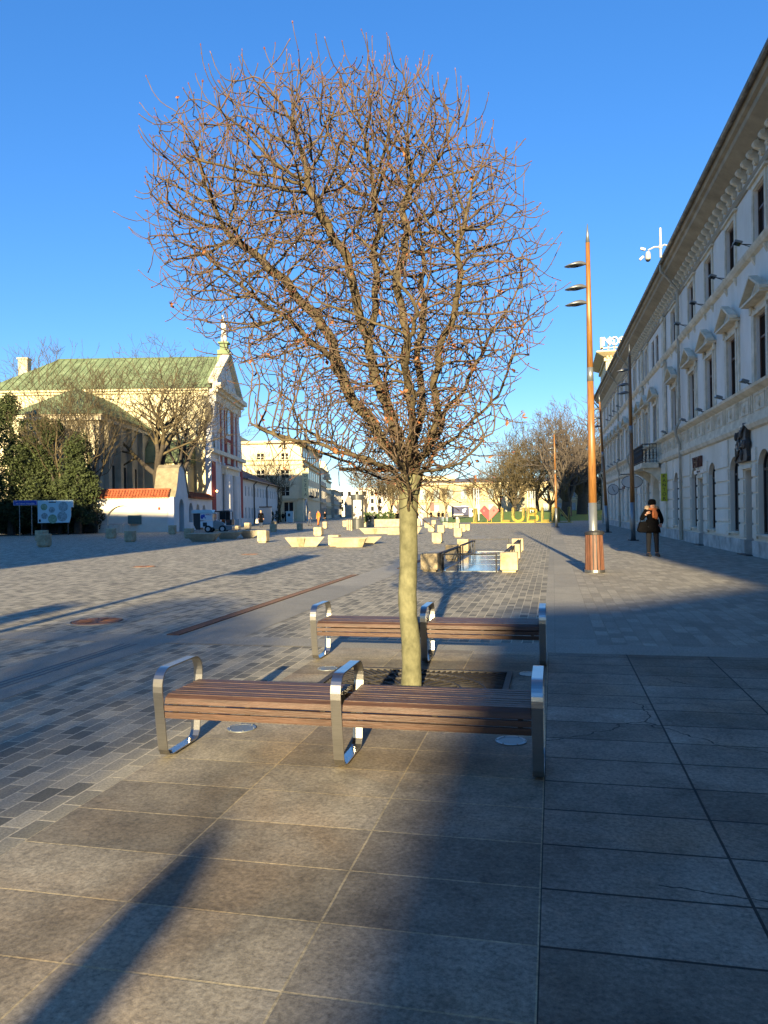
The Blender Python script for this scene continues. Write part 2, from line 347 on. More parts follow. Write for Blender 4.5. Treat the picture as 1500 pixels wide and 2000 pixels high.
def hero_tree():
    rng = np.random.default_rng(11); TIPR = .0034
    s = 6.3 / 1480.0; bx, by = 802, 1350
    def A(x, y): return ((x - (bx - .0155 * (by - y))) * s, 1.5 + (998.5 - y) * s)
    sil = [(770, 955), (700, 925), (620, 905), (545, 880), (475, 830), (480, 800), (530, 795), (470, 740), (395, 650), (345, 618), (300, 530), (290, 470), (272, 405), (290, 370), (300, 300), (292, 245), (345, 215), (440, 215), (470, 180), (550, 155), (640, 130), (760, 135), (870, 160), (905, 205), (960, 260), (1010, 330), (1030, 420), (1062, 510), (1085, 600), (1050, 690), (1010, 760), (1010, 820), (940, 880), (880, 930), (840, 960)]
    sil = [(690 + (x - 690) * .99, 620 + (y - 620) * (.93 if y < 620 else 1)) for x, y in sil]
    poly = np.array([A(*p) for p in sil])
    def inside(x, z):
        c = False; n = len(poly); j = n - 1
        for i in range(n):
            xi, zi = poly[i]; xj, zj = poly[j]
            if (zi > z) != (zj > z) and x < (xj - xi) * (z - zi) / (zj - zi + 1e-12) + xi: c = not c
            j = i
        return c
    def span(z):
        xs = []; n = len(poly)
        for i in range(n):
            (x0, z0), (x1, z1) = poly[i], poly[(i + 1) % n]
            if (z0 > z) != (z1 > z): xs.append(x0 + (x1 - x0) * (z - z0) / (z1 - z0))
        return (min(xs), max(xs)) if len(xs) > 1 else (0, 0)
    att = []
    zmin, zmax = poly[:, 1].min(), poly[:, 1].max()
    while len(att) < 7800:
        x = rng.uniform(poly[:, 0].min(), poly[:, 0].max()); z = rng.uniform(zmin, zmax)
        if not inside(x, z): continue
        a, b = span(z); c = (a + b) / 2; hw = (b - a) / 2
        u = (x - c) / hw; dmax = hw * .8 * math.sqrt(max(0, 1 - u * u))
        if rng.random() > math.sqrt(max(.05, 1 - u * u)): continue
        y = rng.uniform(-dmax, dmax)
        # thin out the core a little
        core = (abs(u) < .35 and abs(y) < dmax * .4 and z < 3.6)
        if core and rng.random() < .55: continue
        att.append((x, y, z))
    att = np.array(att)
    pos = []; par = []
    def addline(pts, start=None, step=.06):
        prev = start; ph = rng.uniform(0, 6.28, 6); run = 0.0
        P = [np.array(p, float) for p in pts]
        if start is not None: P = [pos[start]] + P
        for i in range(len(P) - 1):
            L = np.linalg.norm(P[i + 1] - P[i]); k = max(1, int(L / step))
            for j in range(0 if (i == 0 and prev is None) else 1, k + 1):
                q = P[i] + (P[i + 1] - P[i]) * j / k
                run += step; am = .022 * min(1, run / .8)
                q = q + am * np.array((math.sin(run * 9 + ph[0]) + .6 * math.sin(run * 19 + ph[1]), math.sin(run * 8 + ph[2]) + .6 * math.sin(run * 17 + ph[3]), .4 * math.sin(run * 13 + ph[4]))) + rng.normal(0, .006, 3)
                pos.append(q); par.append(-1 if prev is None else prev); prev = len(pos) - 1
        return prev
    def L(x, y, d=0.0):
        a, z = A(x, y); return (a, d, z)
    top = addline([L(802, 1010), L(800, 960), L(803, 925)])
    f = top
    limbs = [
        (f, [L(770, 885, .03), L(735, 840, .08), L(700, 790, .15), L(672, 735, .2), L(640, 690, .1), L(600, 660, -.05), L(560, 615, -.1)]),
        (f, [L(778, 850, -.05), L(748, 790, -.1), L(728, 720, -.12), L(722, 640, -.2), L(735, 560, -.25), L(738, 470, -.2), L(728, 380, -.1)]),
        (f, [L(812, 870, .1), L(822, 800, .15), L(826, 720, .25), L(822, 640, .35), L(838, 540, .5), L(830, 440, .6)]),
        (f, [L(830, 885, -.05), L(850, 830, -.15), L(845, 760, -.3), L(858, 690, -.45), L(880, 610, -.6), L(890, 520, -.7)]),
        (f - 2, [L(850, 880, .1), L(900, 845, .2), L(945, 800, .3), L(985, 760, .3)]),
        (f - 4, [L(770, 920, -.1), L(720, 900, -.3), L(640, 875, -.4), L(560, 860, -.4), L(510, 830, -.3)]),
        (f - 6, [L(760, 935, .2), L(700, 915, .5), L(640, 900, .8)]), (f - 6, [L(850, 925, -.2), L(900, 900, -.5), L(950, 860, -.6)]),
        (f - 5, [L(790, 930, -.4), L(770, 890, -.9), L(740, 840, -1.2)]), (f - 5, [L(830, 920, .4), L(850, 880, .8), L(860, 830, 1.1)]),
        (f - 3, [L(765, 915, .15), L(700, 885, .3), L(630, 850, .55), L(560, 800, .6)]),
        (f - 1, [L(790, 880, .25), L(770, 820, .5), L(760, 740, .8), L(750, 660, 1.0)]),
        (f - 1, [L(800, 880, -.25), L(800, 810, -.5), L(790, 730, -.85), L(800, 650, -1.1)]),
        (f, [L(840, 870, .2), L(880, 800, .45), L(920, 730, .55), L(960, 660, .5)]),
    ]
    ends = []
    for st, pts in limbs: ends.append(addline(pts, st))
    addline([L(640, 640, .3), L(590, 560, .4), L(520, 500, .3), L(440, 430, .2)], ends[0] - 12)
    addline([L(690, 560, -.3), L(650, 470, -.4), L(600, 380, -.5)], ends[1] - 22)
    addline([L(780, 560, -.1), L(790, 450, 0), L(800, 340, .1)], ends[2] - 30)
    pos = [np.array(p) for p in pos]
    P = np.array(pos); DI = .5; DK = .062; ST = .045; last = {}
    near = np.full(len(att), -1); nd = np.full(len(att), 1e9)
    def upd(a, b):
        nonlocal near, nd
        for i0 in range(a, b, 400):
            q = np.array(pos[i0:min(b, i0 + 400)])
            d = ((att[:, None, :] - q[None]) ** 2).sum(2); m = d.argmin(1); dm = np.sqrt(d[np.arange(len(att)), m])
            w = dm < nd; nd[w] = dm[w]; near[w] = m[w] + i0
    upd(0, len(pos)); cnt = len(pos)
    for it in range(140):
        di = DI if it > 12 else 1.2
        act = np.where(nd < di)[0]
        if len(act) == 0: break
        acc = {}
        for a in act:
            k = near[a]; v = att[a] - pos[k]; acc.setdefault(k, np.zeros(3)); acc[k] += v / (np.linalg.norm(v) + 1e-9)
        new = 0
        for k, v in acc.items():
            d0 = pos[k] - pos[par[k]] if par[k] >= 0 else np.array((0, 0, 1.))
            d0 /= np.linalg.norm(d0) + 1e-9
            v = v / (np.linalg.norm(v) + 1e-9) + d0 * .55 + np.array((0, 0, .16)) + rng.normal(0, .13, 3)
            v /= np.linalg.norm(v)
            q = pos[k] + v * ST
            if any(np.linalg.norm(q - w_) < .022 for w_ in last.get(k, ())):
                att[near == k] = 99.0; nd[near == k] = 0; continue
            last.setdefault(k, []).append(q)
            pos.append(q); par.append(k); new += 1
        upd(cnt, len(pos)); cnt = len(pos)
        keep = nd > DK
        att = att[keep]; near = near[keep]; nd = nd[keep]
        if len(att) == 0 or len(pos) > 26000: break
    print('tree nodes', len(pos), 'left', len(att), 'it', it)
    for i in range(0, len(pos)):
        if par[i] >= 0 and 1.62 < pos[i][2] < 2.25 and math.hypot(pos[i][0], pos[i][1]) < .4 and rng.random() < .45:
            for _ in range(1):
                d = np.array((rng.normal(0, 1), rng.normal(0, 1), rng.normal(.1, .5))); d /= np.linalg.norm(d); prev = i
                for _k in range(int(rng.integers(4, 9))):
                    d = d + rng.normal(0, .22, 3) + np.array((0, 0, .06)); d /= np.linalg.norm(d)
                    pos.append(pos[prev] + d * .05); par.append(prev); prev = len(pos) - 1
    # side and end shoots that curve up
    N0 = len(pos); kid = np.zeros(N0, int)
    for i in range(N0):
        if par[i] >= 0: kid[par[i]] += 1
    dirs = [None] * N0
    tips = []
    for i in range(N0):
        if par[i] < 0: continue
        if kid[i] == 0 or (rng.random() < .035 and pos[i][2] > 2.0):
            d = pos[i] - pos[par[i]]; d = d / (np.linalg.norm(d) + 1e-9)
            if kid[i] > 0: d = d + rng.normal(0, .7, 3); d /= np.linalg.norm(d)
            n = int(rng.integers(2, 6)); prev = i
            hh = np.clip((pos[i][2] - 2.2) / 2.5, 0, 1)
            upw = .10 + .28 * hh
            for _ in range(n):
                d = d + np.array((0, 0, upw)) + rng.normal(0, .10, 3); d /= np.linalg.norm(d)
                pos.append(pos[prev] + d * .055); par.append(prev); prev = len(pos) - 1
            tips.append(prev)
    N = len(pos); pos = np.array(pos)
    r = np.zeros(N); ch = [[] for _ in range(N)]
    for i in range(N):
        if par[i] >= 0: ch[par[i]].append(i)
    rad = np.zeros(N)
    for i in range(N - 1, -1, -1):
        rad[i] = (TIPR ** 2.3 + 0) ** (1 / 2.3) if not ch[i] else (sum(rad[c] ** 2.3 for c in ch[i])) ** (1 / 2.3)
        if ch[i]: rad[i] = max(rad[i], min(rad[c] for c in ch[i]) + .00006)
    k = .066 / rad[0]
    rad = np.where(rad > .006, .006 + (rad - .006) * (.086 - .006) / (rad[0] - .006), rad)
    rad = np.where(pos[:, 2] < 1.74, np.minimum(rad, .066), rad)
    root = empty('plaza_tree', (G(802, 1350).x, G(802, 1350).y, 0), YAW,
                 'bare young tree growing out of the square iron grate between the two brown slatted benches', 'tree', 'trees planted between benches')
    # smooth trunk
    tr = []; tw = []
    for (x, y, w) in ((802, 1358, 47), (803, 1335, 40), (803, 1290, 38), (802, 1245, 37), (798, 1200, 36), (796, 1160, 36), (797, 1080, 35), (798, 1010, 36), (799, 975, 38), (800, 945, 40), (803, 925, 42)):
        a, z = A(x, y); tr.append((a, 0, max(z, -.02))); tw.append(w * s / 2)
    from_z = [p[2] for p in tr]
    pts = []; rr = []
    for i in range(61):
        zz = tr[0][2] + (tr[-1][2] - tr[0][2]) * i / 60
        pts.append((float(np.interp(zz, from_z, [p[0] for p in tr])) + .004 * math.sin(zz * 7), .006 * math.sin(zz * 5), zz))
        rr.append(float(np.interp(zz, from_z, tw)) * (1 + .03 * math.sin(zz * 23) * math.sin(zz * 7)))
    b = MB(); b.tube(pts, rr, 24); b.build('trunk', M_['bark'], root, smooth=True)
    vs, fs = chains_to_mesh(pos, par, rad, .008, 9, lambda r: 9 if r > .03 else 6)
    cro = mesh_obj('crown', vs, fs, M_['limb'], root)
    vs, fs = chains_to_mesh(pos, par, rad, 0, .008, lambda r: 4)
    tw_ = mesh_obj('twigs', vs, fs, M_['twig'], cro); tw_['kind'] = 'stuff'
    # buds and a few dry leaves
    vs = []; fs = []
    for i in tips + [j for j in range(N0, N) if rng.random() < .35]:
        p = pos[i]; d = pos[i] - pos[par[i]]; d = d / (np.linalg.norm(d) + 1e-9)
        if i not in ch or True:
            o = rng.normal(0, 1, 3); o = np.cross(d, o); o /= np.linalg.norm(o); w = np.cross(d, o)
            L_ = rng.uniform(.012, .024); rr_ = .0048; n = len(vs)
            c = p + o * .003
            vs += [c - d * .004, c + o * rr_ + d * L_ * .4, c + w * rr_ + d * L_ * .4, c - o * rr_ + d * L_ * .4, c - w * rr_ + d * L_ * .4, c + d * L_]
            fs += [(n, n + 2, n + 1), (n, n + 3, n + 2), (n, n + 4, n + 3), (n, n + 1, n + 4), (n + 5, n + 1, n + 2), (n + 5, n + 2, n + 3), (n + 5, n + 3, n + 4), (n + 5, n + 4, n + 1)]
    bd = mesh_obj('buds', vs, fs, M_['bud'], cro, False); bd['kind'] = 'stuff'
    vs = []; fs = []
    cand = [i for i in range(N0, N)] + list(range(200, N0, 9))
    for c_ in range(170):
        i = cand[rng.integers(0, len(cand))]
        if c_ < 130:
            for _ in range(6):
                if pos[i][2] < 3.0: break
                i = cand[rng.integers(0, len(cand))]
        for _ in range(int(rng.integers(1, 3))):
            p = pos[i] + rng.normal(0, .012, 3); L_ = rng.uniform(.03, .065); a = rng.normal(0, 1, 3); a[2] -= .8; a /= np.linalg.norm(a)
            o = np.cross(a, rng.normal(0, 1, 3)); o /= np.linalg.norm(o); q = np.cross(a, o); n = len(vs)
            vs += [p, p + a * L_ * .5 + o * L_ * .3 + q * .006, p + a * L_ + q * .012, p + a * L_ * .5 - o * L_ * .3 + q * .006, p + a * L_ * .5 - q * .006]
            fs += [(n, n + 1, n + 4), (n + 1, n + 2, n + 4), (n + 2, n + 3, n + 4), (n + 3, n, n + 4)]
    lf = mesh_obj('dry_leaves', vs, fs, M_['leafbrown'], cro, False); lf['kind'] = 'stuff'
    return root

def bare_tree_mesh(seed, height, spread, nlimb=6, trunk_h=.25, trunk_r=.3, levels=5, tipr=.02, droop=0.0, upw=.12, multi=1, kink=.22):
    rng = np.random.default_rng(seed)
    pos = []; par = []; rad = []
    def grow(p, d, L, r, lev, parent, spreadf):
        n = max(3, int(L / (height * .035))); prev = parent; q = np.array(p, float)
        for i in range(n):
            d = d + rng.normal(0, kink * .5, 3) + np.array((0, 0, upw if lev < levels - 1 else upw - droop)); d /= np.linalg.norm(d)
            q = q + d * L / n; pos.append(q.copy()); par.append(prev); prev = len(pos) - 1
            rad.append(max(tipr, r * (1 - .55 * (i + 1) / n)))
            if lev < levels and i >= n * .25 and rng.random() < (.60 if lev < 2 else .41):
                a = rng.normal(0, 1, 3); a -= d * a.dot(d); a /= np.linalg.norm(a) + 1e-9
                grow(q, d * .6 + a * spreadf, L * rng.uniform(.45, .72), max(tipr, rad[-1] * .62), lev + 1, prev, spreadf)
        if lev < levels:
            for _ in range(2):
                a = rng.normal(0, 1, 3); a -= d * a.dot(d); a /= np.linalg.norm(a) + 1e-9
                grow(q, d * .8 + a * spreadf * .6, L * rng.uniform(.5, .7), max(tipr, rad[prev] * .8), lev + 1, prev, spreadf)
    for m_ in range(multi):
        x0 = 0 if multi == 1 else (m_ - (multi - 1) / 2) * trunk_r * 3
        base = np.array((x0, 0, 0.)); pos.append(base); par.append(-1); rad.append(trunk_r * 1.35); prev = len(pos) - 1
        lean = rng.normal(0, .06, 2); n = 5
        for i in range(n):
            base = base + np.array((lean[0] * height * trunk_h / n, lean[1] * height * trunk_h / n, height * trunk_h / n)); pos.append(base.copy()); par.append(prev); prev = len(pos) - 1; rad.append(trunk_r * (1 - .12 * i / n))
        for k in range(nlimb):
            a = 2 * math.pi * (k + rng.uniform(-.3, .3)) / nlimb; e = rng.uniform(.45, 1.25) if k else 1.6
            d = np.array((math.cos(a) * math.cos(e) * spread, math.sin(a) * math.cos(e) * spread, math.sin(e))); d /= np.linalg.norm(d)
            grow(base, d, height * rng.uniform(.32, .46), trunk_r * rng.uniform(.45, .7), 1, prev, .85)
    P = np.array(pos); zt = P[:, 2].max(); P *= height / zt
    nt = (6 * multi)
    return P, par, rad
def bare_tree(name, loc, seed, label, mats, group=None, rz=0, **kw):
    root = empty(name, loc, rz, label, 'tree', group)
    P, par, rad = bare_tree_mesh(seed, **kw)
    tr = kw.get('trunk_r', .3)
    vs, fs = chains_to_mesh(P, par, rad, tr * .45, 99, lambda r: 8)
    mesh_obj('trunk', vs, fs, mats[0], root)
    vs, fs = chains_to_mesh(P, par, rad, 0, tr * .45, lambda r: 5 if r > .08 else 3)
    mesh_obj('crown', vs, fs, mats[1], root)
    return root
def leafy_mass(rng, blobs, n, size, flat=.9):
    """many small leaf faces spread through overlapping volumes"""
    vs = []; fs = []
    vol = np.array([b[3] * b[4] * b[5] for b in blobs]); pr = vol / vol.sum()
    for _ in range(n):
        b = blobs[rng.choice(len(blobs), p=pr)]
        v = rng.normal(0, 1, 3); v /= np.linalg.norm(v); rr = rng.uniform(.45, 1) ** .4
        wob = 1 + .16 * math.sin(v[0] * 9 + b[0] * 3) * math.sin(v[2] * 8 + b[2]) + .1 * math.sin(v[1] * 17 + v[2] * 13)
        p = np.array((b[0] + v[0] * b[3] * rr * wob, b[1] + v[1] * b[4] * rr * wob, b[2] + v[2] * b[5] * rr * wob))
        if p[2] < .05: p[2] = rng.uniform(.05, .5)
        a = rng.normal(0, 1, 3); a /= np.linalg.norm(a); o = np.cross(a, rng.normal(0, 1, 3)); o /= np.linalg.norm(o)
        s_ = size * rng.uniform(.5, 1.2); k = len(vs); q = np.cross(a, o) * s_ * .25
        vs += [p - a * s_, p + o * s_ * .55 + q, p + a * s_, p - o * s_ * .55 + q]
        fs.append((k, k + 1, k + 2, k + 3))
    return vs, fs
# ---------------- ground ----------------
def sheet(name, x0, x1, y0, y1, z, m, kind='structure'):
    o = MB().add([(x0, y0, z), (x1, y0, z), (x1, y1, z), (x0, y1, z)], [(0, 1, 2, 3)]).build(name, m)
    return tag(o, kind=kind)
sheet('ground', -900, 900, -700, 1500, 0, M_['pavers'])
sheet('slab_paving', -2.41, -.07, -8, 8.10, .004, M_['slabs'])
sheet('slab_paving', -.07, 5.6, -8, 8.10, .004, M_['slabs_shaded'])
sheet('cross_band_paving', -30, 5.6, 8.10, 8.64, .0045, M_['band'])
sheet('long_band_paving', -.14, .46, 8.64, 70, .004, M_['band'])
sheet('pavement', .46, 12, 8.64, 96, .0035, M_['pavers_right'])
sheet('left_band_paving', -5.35, -4.45, -8, 8.10, .004, M_['band'])
sheet('drain_band_paving', -4.55, -3.7, 8.64, 45, .004, M_['band'])
# drain channel and slot
def drain(x, y0, y1, w, label):
    b = MB(); n = int((y1 - y0) / .03)
    b.box(x - w / 2, x - w / 2 + .012, y0, y1, .001, .014); b.box(x + w / 2 - .012, x + w / 2, y0, y1, .001, .014)
    for i in range(n): b.box(x - w / 2 + .012, x + w / 2 - .012, y0 + i * .03, y0 + i * .03 + .017, .002, .012)
    return tag(b.build('drain_grate', M_['rustdark']), label, 'drain grate')
drain(-4.66, 8.66, 17.6, .17, 'long rusty brown drain grate running across the pavers left of the benches')
drain(-3.95, 19.5, 40, .17, 'rusty brown drain grate running towards the far stone cubes')
b = MB(); b.box(-4.94, -4.92, -8, 8.0, .0045, .0062); b.box(-4.86, -4.84, -8, 8.0, .0045, .0062); b.box(-4.78, -4.76, -8, 8.0, .0045, .0062)
tag(b.build('slot_drain', M_['dark']), 'narrow dark triple slot drain let into a smooth stone band at the left', 'slot drain')
def manhole(p, r, label):
    root = empty('manhole_cover', (p.x, p.y, 0), 0, label, 'manhole cover')
    b = MB(); b.lathe([(r + .07, .003), (r + .07, .007), (r + .02, .008), (r + .02, .003)], 40); b.build('stone_collar', M_['band'], root)
    b = MB(); b.lathe([(r, .003), (r, .012), (r - .02, .013), (r - .03, .008), (.2 * r, .008), (.18 * r, .012), (.02, .012)], 40)
    for k in range(12):
        a = k * math.pi / 6; c, s = math.cos(a), math.sin(a)
        b.tube([(c * r * .25, s * r * .25, .009), (c * r * .85, s * r * .85, .009)], .008, 5)
    b.build('iron_lid', M_['rust'], root)
manhole(G(190, 1214), .34, 'rusty round manhole cover in the pavers at the left, nearest of the covers')
manhole(G(282, 1107), .32, 'small reddish manhole cover on the sunlit plaza, beyond the two long thin shadows')
manhole(G(488, 1083), .32, 'faint red manhole cover on the open pavers in front of the concrete bench')
# in-ground lights
M_['lamplens'] = glassmat('ground_lamp_glass', (.10, .11, .11), .35, .4, 1.45)
def ground_light(x, y, label):
    p = G(x, y); root = empty('ground_light', (p.x, p.y, .004), 0, label, 'ground light', 'round lights set flush in the paving by the benches')
    b = MB(); b.lathe([(.10, 0), (.10, .006), (.082, .007), (.08, .004)], 32)
    for k in range(6): b.ball((.091 * math.cos(k * 1.047), .091 * math.sin(k * 1.047), .007), .005, 6, 4)
    b.build('steel_ring', M_['lamp_steel'], root, smooth=False)
    MB().cyl((0, 0), .079, 0, .0045, 32).build('lens', M_['lamplens'], root)
ground_light(472, 1424, 'round glass ground light under the left half of the front bench')
ground_light(998, 1449, 'round glass ground light in the shade under the right end of the front bench')
ground_light(640, 1307, 'round ground light on the slabs beside the left foot of the rear bench')
ground_light(1035, 1318, 'round ground light in the shade near the right end of the rear bench')

# tree grate
gr = empty('tree_grate', (-1.2, 6.2, .004), 0, 'square dark cast iron tree grate around the trunk of the young tree', 'tree grate')
b = MB(); g = .82
for (x0, x1, y0, y1) in ((-g, g, -g, -g + .05), (-g, g, g - .05, g), (-g, -g + .05, -g + .05, g - .05), (g - .05, g, -g + .05, g - .05)): b.box(x0, x1, y0, y1, .001, .022)
b.build('grate_rim', M_['iron'], gr)
b = MB()
for k in range(96):
    a = k * 2 * math.pi / 96; c, s = math.cos(a), math.sin(a); m = max(abs(c), abs(s)); R1 = (g - .06) / m
    R0 = .2 if k % 4 == 0 else (.42 if k % 2 == 0 else .62)
    if R1 - R0 > .03: b.tube([(c * R0, s * R0, .012), (c * R1, s * R1, .012)], .009, 4)
for rr in (.19, .44, .64): b.tube([(rr * math.cos(t * .1309), rr * math.sin(t * .1309), .013) for t in range(49)], .011, 5)
b.build('grate_bars', M_['iron'], gr)
MB().box(-g + .05, g - .05, -g + .05, g - .05, .0005, .0015).build('grate_soil', mat('soil', (.035, .03, .025), var=.4, scale=20), gr)

# ---------------- benches ----------------
def rounded_loop(w, d0, top, r=.105, n=7):
    """side profile (y,z) of the flat steel hoop: y across the seat"""
    pts = []
    def arc(cy, cz, rr, a0, a1, k=n):
        return [(cy + rr * math.cos(R_(a0 + (a1 - a0) * i / k)), cz + rr * math.sin(R_(a0 + (a1 - a0) * i / k))) for i in range(k + 1)]
    pts += [(0.11, .012), (.065, .024), (.042, .06)]
    pts += [(.02, .19), (-.012, .42)]
    pts += arc(-.012 + r, top - r, r, 180, 90)
    pts += arc(w + .012 - r, top - r, r, 90, 0)
    pts += [(w + .012, .42), (w - .02, .19), (w - .042, .06), (w - .065, .024), (w - .11, .012)]
    return pts
def bench(name, loc, label, xs=(0, 1.12, 2.255)):
    root = empty(name, loc, 0, label, 'bench', 'brown slatted benches beside the plaza tree')
    W = .52; top = .562; wd = .062
    for i, x in enumerate(xs):
        pf = rounded_loop(W, 0, top); b = MB(); th = .0085; pp = pf + [pf[0]]
        n = len(pf); inn = []
        cy, cz = W / 2, .30
        for k in range(n):
            a = Vector(pf[k - 1]); c = Vector(pf[(k + 1) % n]); t = (c - a).normalized(); nn = Vector((-t.y, t.x))
            p = Vector(pf[k]);
            if nn.dot(Vector((cy, cz)) - p) < 0: nn = -nn
            inn.append(p + nn * th)
        vs = [(x - wd / 2, p[0], p[1]) for p in pf] + [(x + wd / 2, p[0], p[1]) for p in pf] + [(x - wd / 2, p[0], p[1]) for p in inn] + [(x + wd / 2, p[0], p[1]) for p in inn]
        fs = []
        for k in range(n):
            j = (k + 1) % n
            fs += [(k, j, n + j, n + k), (2 * n + k, 3 * n + k, 3 * n + j, 2 * n + j), (k, 2 * n + k, 2 * n + j, j), (n + k, n + j, 3 * n + j, 3 * n + k)]
        b.add(vs, fs)
        o = b.build('arm_hoop', M_['steel'], root)
        # mounting bolts
        for yy in (.13, W - .13): MB().lathe([(.018, .018), (.018, .023), (.011, .0235), (.011, .036)], 12, (x, yy)).build('bolt', M_['steel'], o)
        if i == 2:
            b = MB(); b.tube([(x + wd / 2 - .004, .028, .13 + .05 * math.sin(t * .5236) + (.03 if 0 < t < 6 else -.03)) for t in range(2)], .001, 3)
    # seat sections: slats along X, rounded nose of three slats front and back
    for a, c in ((xs[0], xs[1]), (xs[1], xs[2])):
        x0, x1 = a + .033, c - .033
        b = MB(); zt = .405; n = 9; sw = (W - .10) / n
        for k in range(n):
            y = .05 + k * sw; dz = random.uniform(-.0015, .0015)
            b.box(x0, x1, y + .003, y + sw - .003, zt - .03 + dz, zt + dz)
        for side in (0, 1):
            f = (lambda y: y) if side == 0 else (lambda y: W - y)
            def slat(p):  # quad profile (y,z)
                q = [(f(y), z) for y, z in p]; b.prism(q, x0, x1, 'x')
            slat([(.048, zt - .002), (.018, zt - .018), (.006, zt - .052), (.024, zt - .058), (.048, zt - .034)])
            slat([(.004, zt - .062), (.004, zt - .096), (.026, zt - .096), (.026, zt - .062)])
            slat([(.006, zt - .104), (.010, zt - .142), (.032, zt - .142), (.028, zt - .104)])
        o = b.build('seat', M_['bench_wood'], root, bevel=.003)
        for xx in (x0 + .06, (x0 + x1) / 2, x1 - .06):
            b = MB(); b.box(xx - .015, xx + .015, .03, W - .03, zt - .052, zt - .032); b.box(xx - .015, xx + .015, .032, .042, zt - .14, zt - .052); b.box(xx - .015, xx + .015, W - .042, W - .032, zt - .14, zt - .052); b.build('seat_bracket', M_['dark'], o)
    return root
bench('slatted_bench', (-2.355, 4.19, .004), 'front brown slatted bench with three brushed steel hoops, nearest the camera')
bench('slatted_bench', (-2.37, 7.28, .004), 'rear brown slatted bench with steel hoops, standing behind the tree trunk')

hero = hero_tree()
HT = hero.location.copy()

# ---------------- lamps ----------------
def lamp(px, py, ytop, xtop, heads, label, wood=True):
    g = G(px, py); Ht = zat(g, ytop); d = depth(g)
    lx = (xtop - px + .0155 * (py - ytop)) / FPX * d      # real lean sideways
    root = empty('street_lamp', (g.x, g.y, 0), YAW, label, 'street lamp', 'tall leaning wooden street lamps')
    def P(t): return (lx * t, 0, Ht * t)
    def seg(name, t0, t1, r0, r1, m, par=root, n=20): return MB().tube([P(t0), P((t0 + t1) / 2), P(t1)], [r0, (r0 + r1) / 2, r1], n).build(name, m, par, smooth=True)
    s_ = Ht / 8.22
    sh = MB(); sh.tube([P(0), P(.195)], [.10 * s_, .098 * s_], 20); pole = sh.build('pole_base', M_['lamp_steel'], root, smooth=True)
    seg('pole', .195, .545, .097 * s_, .076 * s_, M_['lamp_wood'])
    seg('pole_collar', .545, .585, .079 * s_, .075 * s_, M_['lamp_steel'])
    seg('upper_pole', .585, .945, .073 * s_, .050 * s_, M_['lamp_wood'])
    seg('spire', .945, 1.0, .050 * s_, .008, M_['lamp_steel'])
    b = MB(); b.box(-.2, .2, -.2, .2, 0, .03)
    for sx in (-1, 1):
        for sy in (-1, 1): b.cyl((sx * .16, sy * .16), .025, .03, .06, 8)
    b.build('base_plate', M_['dark'], root)
    for hy in heads:
        z = zat(g, hy); t = z / Ht; x0 = lx * t; L = .52 * s_
        b = MB(); n = 16
        vs = []; prof = [(0, .035, .03), (.12, .07, .075), (.3, .14, .10), (.55, .17, .085), (.8, .13, .045), (.95, .06, .015), (1, .01, .003)]
        for u, hw, hh in prof:
            for k in range(n):
                a = 2 * math.pi * k / n; zz = math.sin(a) * hh * s_
                vs.append((x0 - .05 - u * L, math.cos(a) * hw * s_, z - .03 - .05 * u + (zz if zz > 0 else zz * .25)))
        fs = [(i * n + k, i * n + (k + 1) % n, (i + 1) * n + (k + 1) % n, (i + 1) * n + k) for i in range(len(prof) - 1) for k in range(n)] + [tuple(range(n))]
        b.add(vs, fs)
        h = b.build('lamp_head', M_['lamp_steel'], root, smooth=True)
        MB().ball((x0 - .05 - .55 * L, 0, z - .075), (.13 * s_, .11 * s_, .02), 12, 6).build('lens', M_['glass'], h, smooth=True)
    return root
l1 = lamp(1160, 1114, 437, 1147, (514, 559, 590), 'tall leaning wooden lamp with three grey heads rising behind the slatted litter bin')
lamp(1237, 1056, 672, 1229, (722, 750, 766), 'leaning lamp with three heads in front of the white facade, beside the walking woman')
lamp(1187, 1040, 770, 1170, (798, 816, 832), 'thin dark leaning lamp next to the corner of the far white building')
lamp(1087, 1030, 838, 1082, (852, 864, 875), 'distant orange lamp standing in front of the dark tree trunks by the letters')
# the same lamps go on behind the camera
l5 = copy_tree(l1, (-5.88, -4.4, 0), label='wooden lamp standing behind the camera on the left side of the square')

# litter bin round the first lamp
def litter_bin():
    g = G(1162, 1119); root = empty('litter_bin', (g.x, g.y + .02, 0), YAW, 'round brown wooden slatted litter bin in front of the tallest lamp', 'litter bin')
    H_ = zat(g, 1037)
    b = MB(); n = 16
    for k in range(n):
        a0 = 2 * math.pi * (k + .16) / n; a1 = 2 * math.pi * (k + .84) / n
        r0, r1 = .222, .200
        vs = []
        for z, r in ((.07, r0), (H_ - .09, r1)):
            for rr, a in ((r, a0), (r, a1), (r - .022, a1), (r - .022, a0)): vs.append((rr * math.cos(a) - z * .012, rr * math.sin(a), z))
        b.hexa(vs)
    b.build('slats', M_['bin_wood'], root, bevel=.004)
    MB().lathe([(.225, 0), (.235, .02), (.236, .08), (.20, .085)], 32).build('steel_foot', M_['steel'], root, smooth=False)
    MB().cyl((0, 0), .185, .05, H_ - .08, 24, .178).build('liner', M_['dark'], root)
    b = MB(); b.lathe([(.19, H_ - .09), (.222, H_ - .085), (.224, H_ - .03), (.20, H_), (.13, H_ + .005), (.13, H_ - .05)], 32)
    for k in range(5): b.box(-.06 + k * .028, -.05 + k * .028, -.215, -.19, H_ - .01, H_ + .022)
    b.build('rim', M_['dark'], root)
    return root
litter_bin()

